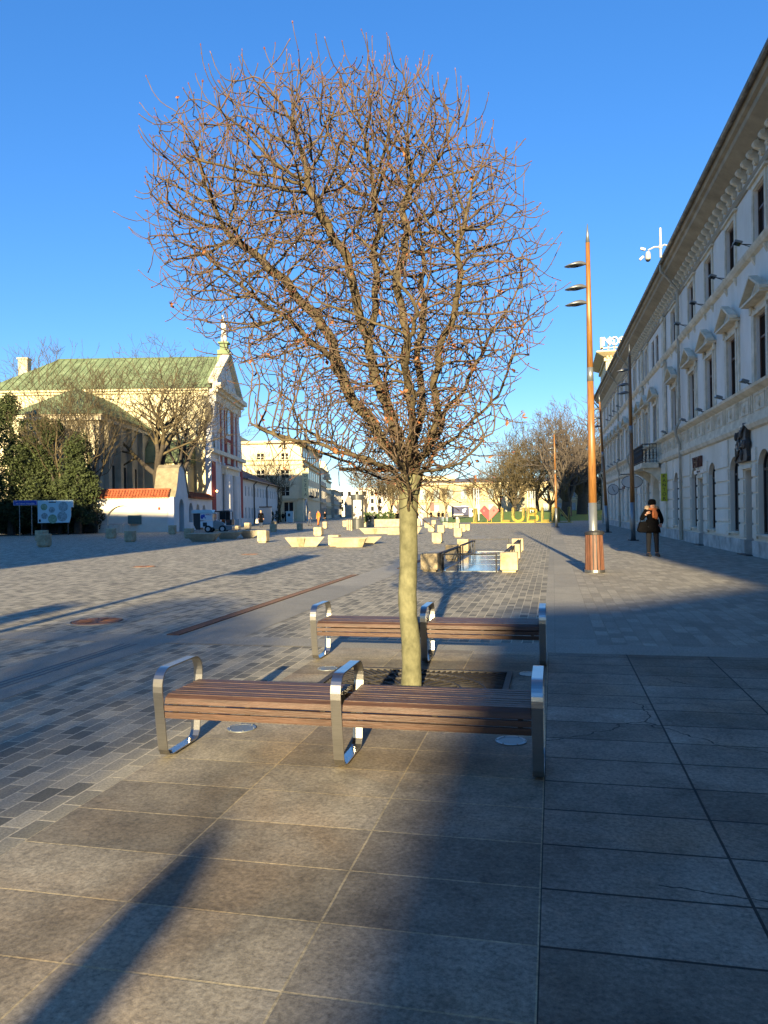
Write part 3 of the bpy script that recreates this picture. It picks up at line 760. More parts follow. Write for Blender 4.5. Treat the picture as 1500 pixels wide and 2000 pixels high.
# ---------------- stone cubes and concrete seats ----------------
M_['stone'] = mat('sandstone_cube', (.42, .33, .19), rough=.9, var=.4, scale=3.5, col2=(.54, .45, .29), bump=.5, bscale=50)
M_['concrete'] = mat('pale_concrete', (.44, .38, .26), rough=.9, var=.42, scale=2.4, col2=(.53, .47, .34), bump=.4, bscale=30)
def cube(x, y, wpx, ytop, label, group='sandstone seating cubes on the square', rz=0.0, m='stone'):
    g = G(x, y); d = depth(g); w = wpx / FPX * d; h = zat(g, ytop)
    root = empty('stone_cube', (g.x, g.y + w * .5 * .98, 0), rz, label, 'stone cube', group)
    MB().box(-w / 2, w / 2, -w / 2, w / 2, h * .1, h).build('block', M_[m], root, bevel=.02 * w / .4)
    MB().box(-w * .38, w * .38, -w * .38, w * .38, 0, h * .1).build('foot', M_[m], root)
    return root
cube(838, 1117, 34, 1081, 'sandstone cube at the left front corner of the glass floor railing')
cube(994, 1118, 34, 1079, 'sandstone cube at the right front corner of the glass floor railing', )
cube(1003, 1094, 25, 1063, 'middle sandstone cube on the right side of the glass floor railing')
cube(1011, 1078, 22, 1052, 'sandstone cube at the right rear corner of the glass floor railing')
cube(882, 1096, 24, 1064, 'middle sandstone cube on the left side of the glass floor railing')
cube(904, 1080, 22, 1053, 'sandstone cube at the left rear corner of the glass floor railing')
LC = [(853, 1061, 19, 1041, 'lone sandstone cube just right of the young tree trunk, before the cube cluster'),
      (894, 1049, 15, 1032, 'sandstone cube right of the lone cube, just behind the glass floor railing'),
      (842, 1039, 12, 1025, 'sandstone cube half hidden by the right edge of the young tree trunk'),
      (861, 1041, 13, 1026, 'sandstone cube of the cluster, directly above the lone cube'),
      (891, 1033, 11, 1021, 'sandstone cube of the cluster in front of the navy truck'),
      (904, 1038, 11, 1024, 'sandstone cube of the cluster below the left end of the letter sign'),
      (914, 1036, 7, 1024, 'narrow looking sandstone cube at the right end of the cluster'),
      (880, 1032, 9, 1021, 'sandstone cube in the back row of the cluster, second from the truck'),
      (870, 1031, 10, 1020, 'sandstone cube in the back row of the cluster, under the dark clad group of people'),
      (834, 1031, 10, 1021, 'small sandstone cube at the far left of the cluster, beside the trunk'),
      (847, 1024, 8, 1016, 'farthest sandstone cube of the cluster behind the others'),
      (894, 1022, 7, 1013, 'tiny far sandstone cube just below the navy truck')]
for a in LC: cube(a[0], a[1], a[2], a[3], a[4])
LL = [(511, 1060, 19, 1037, 'sunlit sandstone cube at the right end of the long concrete seat'),
      (620, 1047, 16, 1030, 'sunlit sandstone cube in front of the orange worker'),
      (634, 1032, 8, 1019, 'small pale cube to the right of the orange worker'),
      (584, 1036, 10, 1022, 'dark shaded cube standing alone left of the worker in black'),
      (532, 1039, 11, 1024, 'dark shaded cube right of the person in the black coat'),
      (534, 1024, 9, 1018, 'sunlit cube seen behind the dark shaded one'),
      (482, 1035, 11, 1021, 'shaded stone cube left of the person in the black coat'),
      (460, 1035, 12, 1027, 'low shaded cube in front of the street sweeper'),
      (419, 1038, 11, 1023, 'shaded stone cube in front of the wheels of the street sweeper'),
      (366, 1052, 15, 1032, 'shaded cube at the left end of the long concrete seat'),
      (334, 1044, 12, 1026, 'shaded cube standing before the churchyard gate'),
      (250, 1059, 17, 1037, 'dark shaded stone cube in front of the arched wall'),
      (213, 1052, 15, 1032, 'dark shaded stone cube left of the one before the arched wall'),
      (80, 1069, 20, 1043, 'dark shaded stone cube at the far left, nearest of its pair'),
      (76, 1058, 18, 1036, 'dark shaded stone cube at the far left, behind its twin'),
      (148, 1038, 18, 1024, 'pale shaded stone block in front of the dark hedge'),
      (651, 1067, 21, 1045, 'sunlit cube partly hidden behind the right hand concrete seat'),
      (673, 1029, 8, 1017, 'sandstone cube beside the advertising pillar')]
for a in LL: cube(a[0], a[1], a[2], a[3], a[4])

def cseat(xl, xr, bl, br, ytop, ybase, label, dep=1.0, rz=0.0, wedge=None, notch=None):
    """inverted-trapezoid concrete seat; pixel extents of its front face"""
    g0 = G((bl + br) / 2, ybase); d = depth(g0); k = d / FPX
    cx = (bl + br) / 2; h = zat(g0, ytop)
    root = empty('concrete_seat', (g0.x, g0.y, 0), YAW + rz, label, 'concrete seat', 'folded concrete seats on the square')
    X = [(v - cx) * k for v in (xl, xr, bl, br)]
    b = MB(); t = h * .16
    ov = .28
    vs = [(X[2], 0, 0), (X[3], 0, 0), (X[3] - .05, dep, 0), (X[2] + .05, dep, 0), (X[0], -ov, h), (X[1], -ov, h), (X[1] - .1, dep + ov, h), (X[0] + .1, dep + ov, h)]
    b.hexa(vs)
    o = b.build('seat_block', M_['concrete'], root, bevel=.012)
    if wedge:
        w0, w1, u0, u1 = [(v - cx) * k for v in wedge]
        b = MB(); b.hexa([(u0, -.02, .0), (u1, -.02, .0), (u1, .3, 0), (u0, .3, 0), (w0, -ov - .14, h * .93), (w1, -ov - .14, h * .93), (w1, .1, h * .93), (w0, .1, h * .93)])
        b.build('folded_rib', M_['stone'], root, bevel=.01)
    return root
cseat(557, 635, 570, 618, 1049, 1068, 'sunlit concrete seat with a tapered rib, left of the pair in mid square', wedge=(581, 597, 584, 593))
cseat(641, 719, 657, 700, 1050, 1069, 'sunlit concrete seat with slanting ends, right of the pair in the middle of the square', rz=R_(-4), wedge=(703, 717, 698, 708))
cseat(700, 745, 709, 729, 1048, 1063, 'pointed concrete seat end jutting out behind the right hand seat of the pair', dep=.9, rz=R_(8))
cseat(701, 757, 712, 757, 1031, 1043, 'sunlit concrete seat left part behind the young tree, below the advertising pillar', wedge=(728, 736, 731, 736))
cseat(757, 824, 757, 816, 1030, 1044, 'sunlit concrete seat right part, directly behind the young tree trunk')
cseat(364, 427, 375, 414, 1042, 1058, 'shaded concrete seat, nearest of the zigzag chain before the sweeper')
cseat(424, 474, 430, 460, 1039, 1053, 'half shaded concrete seat in the middle of the zigzag chain', rz=R_(12))
cseat(468, 521, 476, 492, 1036, 1051, 'sunlit tip of the zigzag concrete chain behind the stone cube', rz=R_(6))
cseat(242, 288, 250, 276, 1027, 1036, 'shaded concrete seat left part in front of the arched wall niche')
cseat(284, 330, 290, 322, 1027, 1036, 'shaded concrete seat right part in front of the arched wall niche')
cseat(153, 222, 166, 214, 1029, 1040, 'shaded concrete seat in front of the bike racks and dark hedge')

# ---------------- glass floor with rails ----------------
pA, pB = G(863, 1117), G(970, 1117); pC, pD = G(996, 1078), G(918, 1079)
xa, xb = pA.x, pB.x; ya, yb = pA.y + .05, max(pC.y, pD.y) - .1
gp = empty('glass_floor', (0, 0, 0), 0, 'bluish glass floor panel in the paving, fenced by black rails and stone cubes', 'glass floor')
xq = G(895, 1110).x
MB().box(xa + .02, xb - .02, ya, yb, .0, .02).build('glass_pane', M_['poolglass'], gp)
b = MB()
for (x0, x1, y0, y1) in ((xa - .03, xa + .02, ya - .05, yb + .05), (xb - .02, xb + .03, ya - .05, yb + .05), (xa + .02, xb - .02, ya - .05, ya), (xa + .02, xb - .02, yb, yb + .05)): b.box(x0, x1, y0, y1, .0, .026)
for k in range(1, 4): yy = ya + (yb - ya) * k / 4; b.box(xa + .02, xb - .02, yy - .01, yy + .01, .02, .0235)
b.build('steel_frame', M_['lamp_steel'], gp)
def rail(p, q, h, label):
    root = empty('barrier_rail', (p.x, p.y, 0), math.atan2(q.y - p.y, q.x - p.x), label, 'barrier rail', 'black rails around the glass floor')
    L = (q - p).length; t = .034
    for yy in (-.035, .035):
        b = MB(); b.box(0, L, yy - t / 2, yy + t / 2, h - .03, h); b.build('top_bar', M_['black_rail'], root)
        for x0 in (0, L - .03): MB().box(x0, x0 + .03, yy - t / 2, yy + t / 2, 0, h - .03).build('post', M_['black_rail'], root)
    return root
hr = zat(pA, 1081)
rail(G(862, 1118), G(971, 1118), hr, 'black rail along the front edge of the glass floor')
rail(G(918, 1079), G(995, 1078), zat(G(918, 1079), 1053), 'black rail along the rear edge of the glass floor')
rail(Vector((xa - .05, pA.y + .35, 0)), Vector((xa - .05, G(882, 1096).y - .1, 0)), hr, 'black rail on the left side of the glass floor, nearer one')
rail(Vector((xa - .05, G(882, 1096).y + .6, 0)), Vector((xa - .05, G(904, 1080).y - .1, 0)), hr, 'black rail on the left side of the glass floor, farther one')
xr_ = G(1003, 1094).x
rail(Vector((xr_, pA.y + .5, 0)), Vector((xr_, G(1003, 1094).y - .1, 0)), hr, 'black rail between the two nearer cubes on the right side')
rail(Vector((xr_, G(1003, 1094).y + .5, 0)), Vector((xr_, G(1011, 1078).y - .1, 0)), hr, 'black rail between the two farther cubes on the right side')
# ---------------- facade toolkit (local: x along the wall, -y outward, z up) ----------------
def arc_pts(c, zt, w, rise, n=10):
    """arched head of an opening: centre c, springing so that the crown is at zt"""
    r = (w * w / 4 + rise * rise) / (2 * rise); cz = zt - r; a0 = math.asin(min(1, (w / 2) / r))
    return [(c + r * math.sin(-a0 + 2 * a0 * i / n), cz + r * math.cos(-a0 + 2 * a0 * i / n)) for i in range(n + 1)]
def wall_band(b, x0, x1, z0, z1, ops, th=.35, y=0.0):
    """ops: (centre, width, zb, zt, rise) sorted"""
    ops = sorted(ops); cur = x0
    for c, w, zb, zt, rise in ops:
        if c - w / 2 > cur: b.box(cur, c - w / 2, y, y + th, z0, z1)
        if zb > z0: b.box(c - w / 2, c + w / 2, y, y + th, z0, zb)
        if rise > 0:
            p = arc_pts(c, zt, w, rise); h = len(p) // 2
            b.prism([(c - w / 2, z1)] + [(c - w / 2, p[0][1])] + p[1:h + 1] + [(c, z1)], y, y + th)
            b.prism([(c, z1)] + p[h:-1] + [(c + w / 2, p[-1][1]), (c + w / 2, z1)], y, y + th)
        elif zt < z1: b.box(c - w / 2, c + w / 2, y, y + th, zt, z1)
        cur = c + w / 2
    if cur < x1: b.box(cur, x1, y, y + th, z0, z1)
def window(root, c, w, zb, zt, rise, y, fm, gm, transom=.68, mull=True, name='window', fr=.06, curtain=None):
    b = MB(); d = .06
    sp = zt - rise
    b.box(c - w / 2, c - w / 2 + fr, y, y + d, zb, sp); b.box(c + w / 2 - fr, c + w / 2, y, y + d, zb, sp)
    b.box(c - w / 2 + fr, c + w / 2 - fr, y, y + d, zb, zb + fr)
    if rise > 0:
        p = arc_pts(c, zt, w, rise, 8); q = arc_pts(c, zt - fr, w - 2 * fr, max(.02, rise - fr * .5), 8)
        for i in range(8): b.hexa([(p[i][0], y, p[i][1]), (p[i + 1][0], y, p[i + 1][1]), (p[i + 1][0], y + d, p[i + 1][1]), (p[i][0], y + d, p[i][1]),
                                   (q[i][0], y, q[i][1]), (q[i + 1][0], y, q[i + 1][1]), (q[i + 1][0], y + d, q[i + 1][1]), (q[i][0], y + d, q[i][1])])
    else: b.box(c - w / 2 + fr, c + w / 2 - fr, y, y + d, zt - fr, zt)
    zt_ = zb + (zt - zb) * transom
    b.box(c - w / 2 + fr, c + w / 2 - fr, y - .015, y + d, zt_ - fr * .5, zt_ + fr * .5)
    if mull: b.box(c - .025, c + .025, y - .008, y + d - .002, zb + fr, zt_ - fr * .5)
    f = b.build(name, fm, root)
    b = MB()
    top = arc_pts(c, zt - .01, w - .04, max(.02, rise - .01), 8) if rise > 0 else [(c - w / 2 + .02, zt - .02), (c + w / 2 - .02, zt - .02)]
    b.prism([(c - w / 2 + .02, zb + .02)] + top + [(c + w / 2 - .02, zb + .02)], y + .03, y + .04)
    b.build('pane', gm, f)
    return f
def profile_run(b, x0, x1, prof, closed=True):
    """extrude a moulding profile (y,z) along x; y negative is outward"""
    b.prism(prof, x0, x1, 'x')
def txt(s, size, m, parent, M, ext=.02, name='lettering', align='CENTER', font_sx=1.0):
    cu = bpy.data.curves.new('t', 'FONT'); cu.body = s; cu.size = size; cu.extrude = ext; cu.align_x = align; cu.align_y = 'CENTER'
    o = bpy.data.objects.new('t', cu); COL.objects.link(o)
    dg = bpy.context.evaluated_depsgraph_get()
    me = bpy.data.meshes.new_from_object(o.evaluated_get(dg)); bpy.data.objects.remove(o)
    me.transform(Matrix.Diagonal((font_sx, 1, 1, 1))); me.transform(M)
    me.materials.clear(); me.materials.append(m); me.name = name
    n = bpy.data.objects.new(name, me); COL.objects.link(n); n.parent = parent
    return n
UP = Matrix.Rotation(R_(90), 4, 'X')        # text lying in xy -> standing in xz facing -y

# ---------------- long white building at the right ----------------
FA = math.atan(.018)
def FW(Yl):  # point on the facade base line for a world Y
    return Vector((6.35 - .018 * Yl, Yl, 0))
ROT_R = R_(-90) + FA
def right_building(Yfar, Ynear, label, centers, group=None, far=False):
    """centers: list of (world Y, kind) bays"""
    p = FW(Yfar); root = empty('tenement_house', p, ROT_R, label, 'building', group)
    L = (Yfar - Ynear) / math.cos(FA)
    U = lambda Y: (Yfar - Y) / math.cos(FA)
    g_ops = []; s_ops = []; t_ops = []
    for Y, kind, dY in centers:
        c = U(Y)
        if kind == 'arch': g_ops.append((c, 2.3, 0.0, 3.25, 1.0))
        elif kind == 'door': g_ops.append((c, .85, 0.0, 2.62, 0)); continue
        else: g_ops.append((c, 1.25, .68, 3.15, .42))
        if kind == 'arch': s_ops.append((c, 1.25, 3.95, 7.1, 0))
        else: s_ops.append((c, 1.12, 5.14, 7.08, 0))
        if kind == 'arch': t_ops += [(c - .75, .95, 9.2, 10.75, 0), (c + .75, .95, 9.2, 10.75, 0)]
        else: t_ops.append((c, 1.08, 9.2, 10.75, 0))
    b = MB(); wall_band(b, 0, L, .46, 3.85, [(c, w, max(.46, zb), zt, r) for c, w, zb, zt, r in g_ops], .45)
    b.box(0, L, .452, 9, .46, 11.7)
    wall = b.build('ground_floor_wall', M_['facade'], root)
    b = MB(); cur = 0
    for c, w, zb, zt, r in sorted(g_ops):
        if zb < .4: b.box(cur, c - w / 2, -.06, .45, 0, .46); cur = c + w / 2
    b.box(cur, L, -.06, .45, 0, .46); b.build('plinth', M_['plinth'], root)
    b = MB(); wall_band(b, 0, L, 3.85, 9.0, s_ops, .35); wall_band(b, 0, L, 9.0, 11.72, t_ops, .35); b.build('upper_wall', M_['facade_blue'], root)
    # rustication grooves shown as short raised courses between the openings
    edges = sorted([(c - w / 2, c + w / 2) for c, w, zb, zt, r in g_ops]); cur = 0; piers = []
    for a, c_ in edges: piers.append((cur, a)); cur = c_
    piers.append((cur, L))
    for a, c_ in piers:
        if c_ - a < .25: continue
        b = MB(); zz = .50
        while zz < 3.2:
            b.box(a + .06, c_ - .06, -.055, -.001, zz + .035, zz + .43); zz += .465
        if c_ - a > 1.2:
            b.box(a + .10, (a + c_) / 2 - .02, -.04, -.001, 3.25, 3.78); b.box((a + c_) / 2 + .02, c_ - .10, -.04, -.001, 3.25, 3.78)
        b.build('rusticated_pier', M_['facade'], root)
    # string courses and panel frieze
    b = MB(); profile_run(b, 0, L, [(-.001, 3.80), (-.10, 3.84), (-.16, 3.96), (-.16, 4.02), (-.06, 4.06), (-.06, 4.22), (-.02, 4.24), (-.02, 4.86), (-.10, 4.90), (-.22, 4.98), (-.24, 5.06), (-.001, 5.12)])
    profile_run(b, 0, L, [(-.001, 8.86), (-.10, 8.92), (-.16, 9.02), (-.18, 9.10), (-.001, 9.14)])
    b.build('string_course', M_['trim'], root)
    # main cornice
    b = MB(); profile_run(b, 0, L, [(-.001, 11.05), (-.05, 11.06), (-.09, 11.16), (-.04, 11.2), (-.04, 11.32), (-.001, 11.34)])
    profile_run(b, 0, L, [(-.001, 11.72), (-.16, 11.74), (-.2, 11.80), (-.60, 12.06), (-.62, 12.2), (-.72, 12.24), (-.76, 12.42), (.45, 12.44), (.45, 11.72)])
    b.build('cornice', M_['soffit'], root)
    b = MB(); b.tube([(0, -.84, 12.46), (L, -.84, 12.46)], .085, 10); b.box(0, L, -.80, .0, 12.45, 12.50)
    b.build('gutter', M_['gutter'], root)
    MB().prism([(-.78, 12.505), (4.5, 15.2), (9.0, 12.505)], 0, L, 'x').build('roof', M_['roof_zinc'], root)
    # scroll brackets under the cornice
    prof = [(-.002, 11.34), (-.10, 11.36), (-.13, 11.42), (-.09, 11.47), (-.16, 11.52), (-.26, 11.58), (-.30, 11.66), (-.28, 11.73), (-.20, 11.77), (-.19, 11.81), (-.34, 11.90), (-.36, 11.955), (-.02, 11.955)]
    bm = MB(); bm.prism(prof, -.075, .075, 'x'); bm.tube([(-.10, -.24, 11.68), (.10, -.24, 11.68)], .075, 10); bm.tube([(-.1, -.10, 11.44), (.1, -.10, 11.44)], .05, 8)
    bm.box(-.10, .10, -.4, -.02, 11.956, 12.0)
    br0 = bm.build('bracket', M_['trim'], root)
    n = 0; step = .62 if not far else .55; xx = .3
    pos = []
    while xx < L - .2: pos.append(xx); xx += step
    vis = [x for x in pos if x < U(15)]
    vis = sorted(vis, reverse=True)[:95]
    br0.location = (vis[0], 0, 0)
    for x in vis[1:]:
        o = br0.copy(); COL.objects.link(o); o.parent = root; o.location = (x, 0, 0)
    rest = [x for x in pos if x not in vis]
    if rest:
        b = MB()
        for x in rest:
            b.M = Matrix.Translation((x, 0, 0)); b.prism(prof, -.075, .075, 'x')
        o = b.build('brackets', M_['trim'], root); tag(o, kind='stuff')
    # frieze panels with rosettes between the storeys
    b = MB(); x = .5
    tb = MB()
    while x < L - 2:
        for (a0, a1, z0, z1) in ((x, x + 1.05, 4.76, 4.80), (x, x + 1.05, 4.32, 4.36), (x, x + .04, 4.36, 4.76), (x + 1.01, x + 1.05, 4.36, 4.76)): b.box(a0, a1, -.045, -.021, z0, z1)
        b.ball((x + .52, -.03, 4.60), (.10, .05, .08), 8, 5); b.tube([(x + .52, -.03, 4.58), (x + .50, -.05, 4.46), (x + .53, -.03, 4.40)], [.05, .035, .01], 6)
        for q in (1.22, 1.42): b.box(x + q, x + q + .06, -.06, -.021, 4.3, 4.84)
        x += 1.675
    b.build('frieze_ornament', M_['trim'], root)
    # windows and their surrounds
    for Y, kind, dY in centers:
        c = U(Y)
        if kind == 'door':
            f = MB(); f.box(c - .42, c + .42, .22, .28, 0, 2.6); f = f.build('door', M_['wframe_dk'], root)
            MB().box(c - .34, c + .34, .205, .219, .3, 2.0).build('door_pane', M_['glass'], f)
            MB().tube([(c + .33, .18, 1.0), (c + .33, .18, 1.25)], .014, 8).build('handle', M_['steel'], f)
            MB().box(c - .55, c + .55, -.25, -.062, .0, .03).build('door_mat', M_['dark'], root)
            MB().box(c - .55, c + .55, -.10, -.001, 2.66, 2.78).build('door_lintel', M_['trim'], root)
            continue
        if kind == 'arch':
            g = MB(); g.prism([(c - 1.1, 0)] + arc_pts(c, 3.2, 2.2, .95, 10) + [(c + 1.1, 0)], .36, .44); g.build('gate', M_['facade'], root)
            b = MB(); p = arc_pts(c, 3.42, 2.6, 1.12, 12); q = arc_pts(c, 3.25, 2.3, 1.0, 12)
            for i in range(12): b.hexa([(p[i][0], -.05, p[i][1]), (p[i + 1][0], -.05, p[i + 1][1]), (p[i + 1][0], -.001, p[i + 1][1]), (p[i][0], -.001, p[i][1]), (q[i][0], -.05, q[i][1]), (q[i + 1][0], -.05, q[i + 1][1]), (q[i + 1][0], -.001, q[i + 1][1]), (q[i][0], -.001, q[i][1])])
            b.build('gate_surround', M_['trim'], root)
            window(root, c, 1.25, 3.95, 7.1, 0, .09, M_['wframe'], M_['glass'], .72)
            for s_ in (-.75, .75): window(root, c + s_, .95, 9.2, 10.75, 0, .09, M_['wframe'], M_['glass'])
        else:
            window(root, c, 1.25, .68, 3.15, .42, .15, M_['wframe_dk'], M_['glass'], .77, mull=False)
            MB().box(c - .72, c + .72, -.12, .14, .62, .679).build('window_sill', M_['trim'], root)
            window(root, c, 1.12, 5.14, 7.08, 0, .09, M_['wframe'], M_['curtain'], .66)
            window(root, c, 1.08, 9.2, 10.75, 0, .09, M_['wframe'], M_['curtain'], .62)
        b = MB(); hw = .58; zb = 5.14 if kind != 'arch' else 4.2
        for sx in (-1, 1):
            x0, x1 = (c - hw - .16, c - hw - .002) if sx < 0 else (c + hw + .002, c + hw + .16)
            b.box(x0, x1, -.07, -.001, zb, 7.30)
            x0, x1 = (c - hw - .36, c - hw - .20) if sx < 0 else (c + hw + .20, c + hw + .36)
            b.box(x0, x1, -.05, -.001, zb, 7.36); b.box(x0 - .03, x1 + .03, -.10, -.051, 7.2, 7.42)
        b.box(c - hw - .16, c + hw + .16, -.08, -.071 + .07, 7.10, 7.22)
        b.box(c - 1.0, c + 1.0, -.20, -.001, 7.425, 7.50)
        b.prism([(c - 1.02, 7.502), (c, 8.02), (c + 1.02, 7.502)], -.10, -.001)
        for sx in (-1, 1): b.hexa([(c + sx * 1.08, -.34, 7.50), (c + sx * 1.08, -.101, 7.50), (c, -.101, 8.06), (c, -.34, 8.06), (c + sx * 1.08, -.34, 7.58), (c + sx * 1.08, -.101, 7.58), (c, -.101, 8.14), (c, -.34, 8.14)])
        b.box(c - .98, c + .98, -.32, -.201, 7.43, 7.50)
        b.build('window_pediment', M_['trim'], root)
        if kind != 'arch':
            b = MB(); hw = .56
            for sx in (-1, 1):
                x0, x1 = (c - hw - .17, c - hw) if sx < 0 else (c + hw, c + hw + .17)
                b.box(x0, x1, -.05, -.001, 9.15, 10.95)
            b.box(c - hw, c + hw, -.051, -.001, 10.78, 10.95); b.box(c - .9, c + .9, -.12, -.001, 10.955, 11.02)
            for sx in (-.62, .62): b.prism([(-.001, 8.60), (-.11, 8.84), (-.001, 8.84)], c + sx - .06, c + sx + .06, 'x')
            b.build('window_surround', M_['trim'], root)
    return root, U, L
bayA = [(Y, 'win', 0) for Y in (-6.4, -3.05, .3, 3.65, 7.0, 10.35, 13.7, 17.05, 20.3, 23.6, 26.95, 30.25, 33.55, 37.75, 49.6)] + \
       [(43.7, 'arch', 0), (25.2, 'door', 0), (32.1, 'door', 0), (18.6, 'door', 0), (47.2, 'door', 0), (52.2, 'door', 0)]
bayA = [b for b in bayA if b[0] not in (52.2, 47.2)] + [(46.9, 'win', 0), (52.4, 'win', 0)]
hA, UA, LA = right_building(55.0, -8, 'long grey-white tenement with arched shop windows, pediments and a bracketed cornice on the right', bayA)
bayB = [(Y, 'win', 0) for Y in (57.2, 60.4, 63.4, 66.4, 69.4, 72.4, 75.6)]
hB, UB, LB = right_building(78.5, 55.02, 'far end of the white row at the right, behind the oval and round signs', bayB, far=True)
# shallow projecting bay with pilasters, balcony
for Y in (40.3, 48.6):
    b = MB(); c = UA(Y)
    for z0, z1 in ((.5, 3.78), (5.14, 8.80), (9.16, 11.0)): b.box(c - .32, c + .32, -.13, -.029, z0, z1)
    for z0, z1 in ((8.60, 8.82), (10.86, 11.03), (5.14, 5.3)): b.box(c - .38, c + .38, -.19, -.131, z0, z1)
    b.build('pilaster', M_['trim'], hA)
c0, c1 = UA(46.2), UA(41.9)
b = MB(); b.box(c0, c1, -1.0, -.165, 3.70, 3.88); b.box(c0 - .05, c1 + .05, -1.05, -.165, 3.60, 3.70)
for c in (c0 + .3, c1 - .3): b.prism([(-.002, 2.9), (-.15, 2.95), (-.5, 3.3), (-.9, 3.5), (-.9, 3.598), (-.002, 3.598)], c - .12, c + .12, 'x')
bal = b.build('balcony', M_['trim'], hA)
b = MB()
def rrail(p, q):
    p, q = Vector(p), Vector(q); L = (q - p).length; n = int(L / .16); d = (q - p) / n
    b.tube([p + Vector((0, 0, .98)), q + Vector((0, 0, .98))], .03, 6); b.tube([p + Vector((0, 0, .08)), q + Vector((0, 0, .08))], .02, 6); b.tube([p + Vector((0, 0, .78)), q + Vector((0, 0, .78))], .012, 5)
    for i in range(n + 1):
        a = p + d * i; b.tube([a + Vector((0, 0, z)) for z in (0, .3, .45, .6, .98)], [.016, .016, .035, .016, .016], 6)
        if i < n:
            m = a + d * .5
            b.tube([m + d * (.42 * math.cos(t * .785)) + Vector((0, 0, .30 + .13 * math.sin(t * .785))) for t in range(9)], .011, 4)
            b.tube([m + d * (.42 * math.cos(t * .785)) + Vector((0, 0, .62 + .12 * math.sin(t * .785))) for t in range(9)], .011, 4)
rrail((c0 + .05, -.95, 3.88), (c1 - .05, -.95, 3.88)); rrail((c0 + .05, -.95, 3.88), (c0 + .05, -.25, 3.88)); rrail((c1 - .05, -.95, 3.88), (c1 - .05, -.25, 3.88))
b.build('railing', M_['dark'], bal)
# drain pipes
def pipe(root, u):
    b = MB(); b.tube([(u, -.84, 12.38), (u, -.84, 12.1), (u, -.5, 11.7), (u, -.14, 11.2), (u, -.14, 5.3), (u, -.30, 5.05), (u, -.30, 4.75), (u, -.14, 4.3), (u, -.13, .9), (u, -.13, .05)], .06, 10)
    for z in (10.4, 8.4, 6.4, 2.6): b.cyl((u, -.14), .075, z, z + .06, 10)
    b.cyl((u, -.14), .085, .06, .95, 10)
    b.build('drain_pipe', M_['pipe'], root)
pipe(hA, UA(35.9)); pipe(hA, UA(54.7)); pipe(hB, UB(62.0)); pipe(hB, UB(78.2))
# floodlights on arms
def flood(root, U, Y, z, arm, label, cat='floodlight', group=None):
    M = Matrix.Translation(FW(Y)) @ Matrix.Rotation(ROT_R, 4, 'Z')
    o = empty('floodlight', M @ Vector((0, 0, z)), ROT_R, label, cat, group); o.scale = (.8, .8, .8)
    b = MB(); b.tube([(0, -.02, 0), (0, -arm, .10)], .02, 6); b.tube([(0, -.02, -.12), (0, -arm * .7, .06)], .014, 6); b.build('arm', M_['dark'], o)
    b = MB(Matrix.Translation((0, -arm, .13)) @ Matrix.Rotation(R_(-18), 4, 'X')); b.box(-.20, .20, -.14, .14, -.035, .04); b.box(-.16, .16, -.10, .10, .041, .06); f = b.build('lamp_housing', M_['lamp_steel'], o, bevel=.01)
    b = MB(Matrix.Translation((0, -arm, .13)) @ Matrix.Rotation(R_(-18), 4, 'X')); b.box(-.17, .17, -.11, .11, -.042, -.036); b.build('lens', M_['glass'], f)
    return o
G1 = 'floodlights on short arms along the sill ledge of the first floor'
G2 = 'floodlights on long arms along the ledge of the second floor'
names = {20.3: 'fourth', 23.6: 'nearest in view'}
for i, Y in enumerate((20.3, 23.6, 26.9, 30.2, 33.5, 38.6, 48.4)):
    flood(hA, UA, Y + .9, 5.14, .34, 'grey floodlight on the first floor ledge, number %s from the right' % ('one', 'two', 'three', 'four', 'five', 'six', 'seven')[i], group=G1)
for i, Y in enumerate((23.6, 26.9, 30.2, 33.5)):
    flood(hA, UA, Y + .5, 9.16, .62, 'dark long armed floodlight on the second floor ledge, number %s from the right' % ('one', 'two', 'three', 'four')[i], group=G2)
for i, Y in enumerate((60, 63, 66, 69)):
    flood(hB, UB, Y, 9.16, .5, 'tiny far floodlight on the upper ledge, number %s beyond the balcony' % ('one', 'two', 'three', 'four')[i], group=G2)
    flood(hB, UB, Y + 1, 5.14, .34, 'tiny far floodlight on the lower ledge, number %s beyond the balcony' % ('one', 'two', 'three', 'four')[i], group=G1)
# signs on the facade
def onwall(Y, z): return (Matrix.Translation(FW(Y)) @ Matrix.Rotation(ROT_R, 4, 'Z')) @ Vector((0, 0, z))
M_['kantor'] = mat('kantor_yellow', (.42, .42, .02), rough=.4, var=.1); M_['ink'] = mat('ink', (.01, .01, .012), rough=.5, var=.1)
M_['signred'] = mat('sign_redbrown', (.10, .03, .02), rough=.5, var=.2); M_['signwhite'] = mat('sign_white', (.55, .55, .52), rough=.5, var=.08)
s = empty('exchange_sign', onwall(39.95, 0), ROT_R, 'narrow vertical yellow projecting sign reading KANTOR on the white wall', 'sign')
MB().box(-.04, .04, -.36, -.06, 1.82, 3.20).build('panel', M_['kantor'], s, bevel=.01)
Rx = Matrix.Rotation(R_(90), 4, 'Z')
for i, ch in enumerate('KANTOR'): txt(ch, .23, M_['ink'], s, Matrix.Translation((.045, -.21, 3.07 - i * .225)) @ Rx @ UP, .004)
b = MB(); b.box(-.012, .012, -.06, -.03, 3.05, 3.09); b.box(-.012, .012, -.06, -.03, 1.95, 1.99); b.build('bracket', M_['dark'], s)
s = empty('shop_sign', onwall(32.35, 0), ROT_R, 'brown upright letters over a small white plate beside the second arched window', 'sign')
for i, ch in enumerate('VERTI'): txt(ch, .62, M_['signred'], s, Matrix.Translation((-.72 + i * .36, -.10, 3.28)) @ UP, .05, font_sx=.62)
b = MB(); b.box(-.9, .9, -.07, -.03, 2.84, 2.99); p = b.build('plate', M_['signwhite'], s)
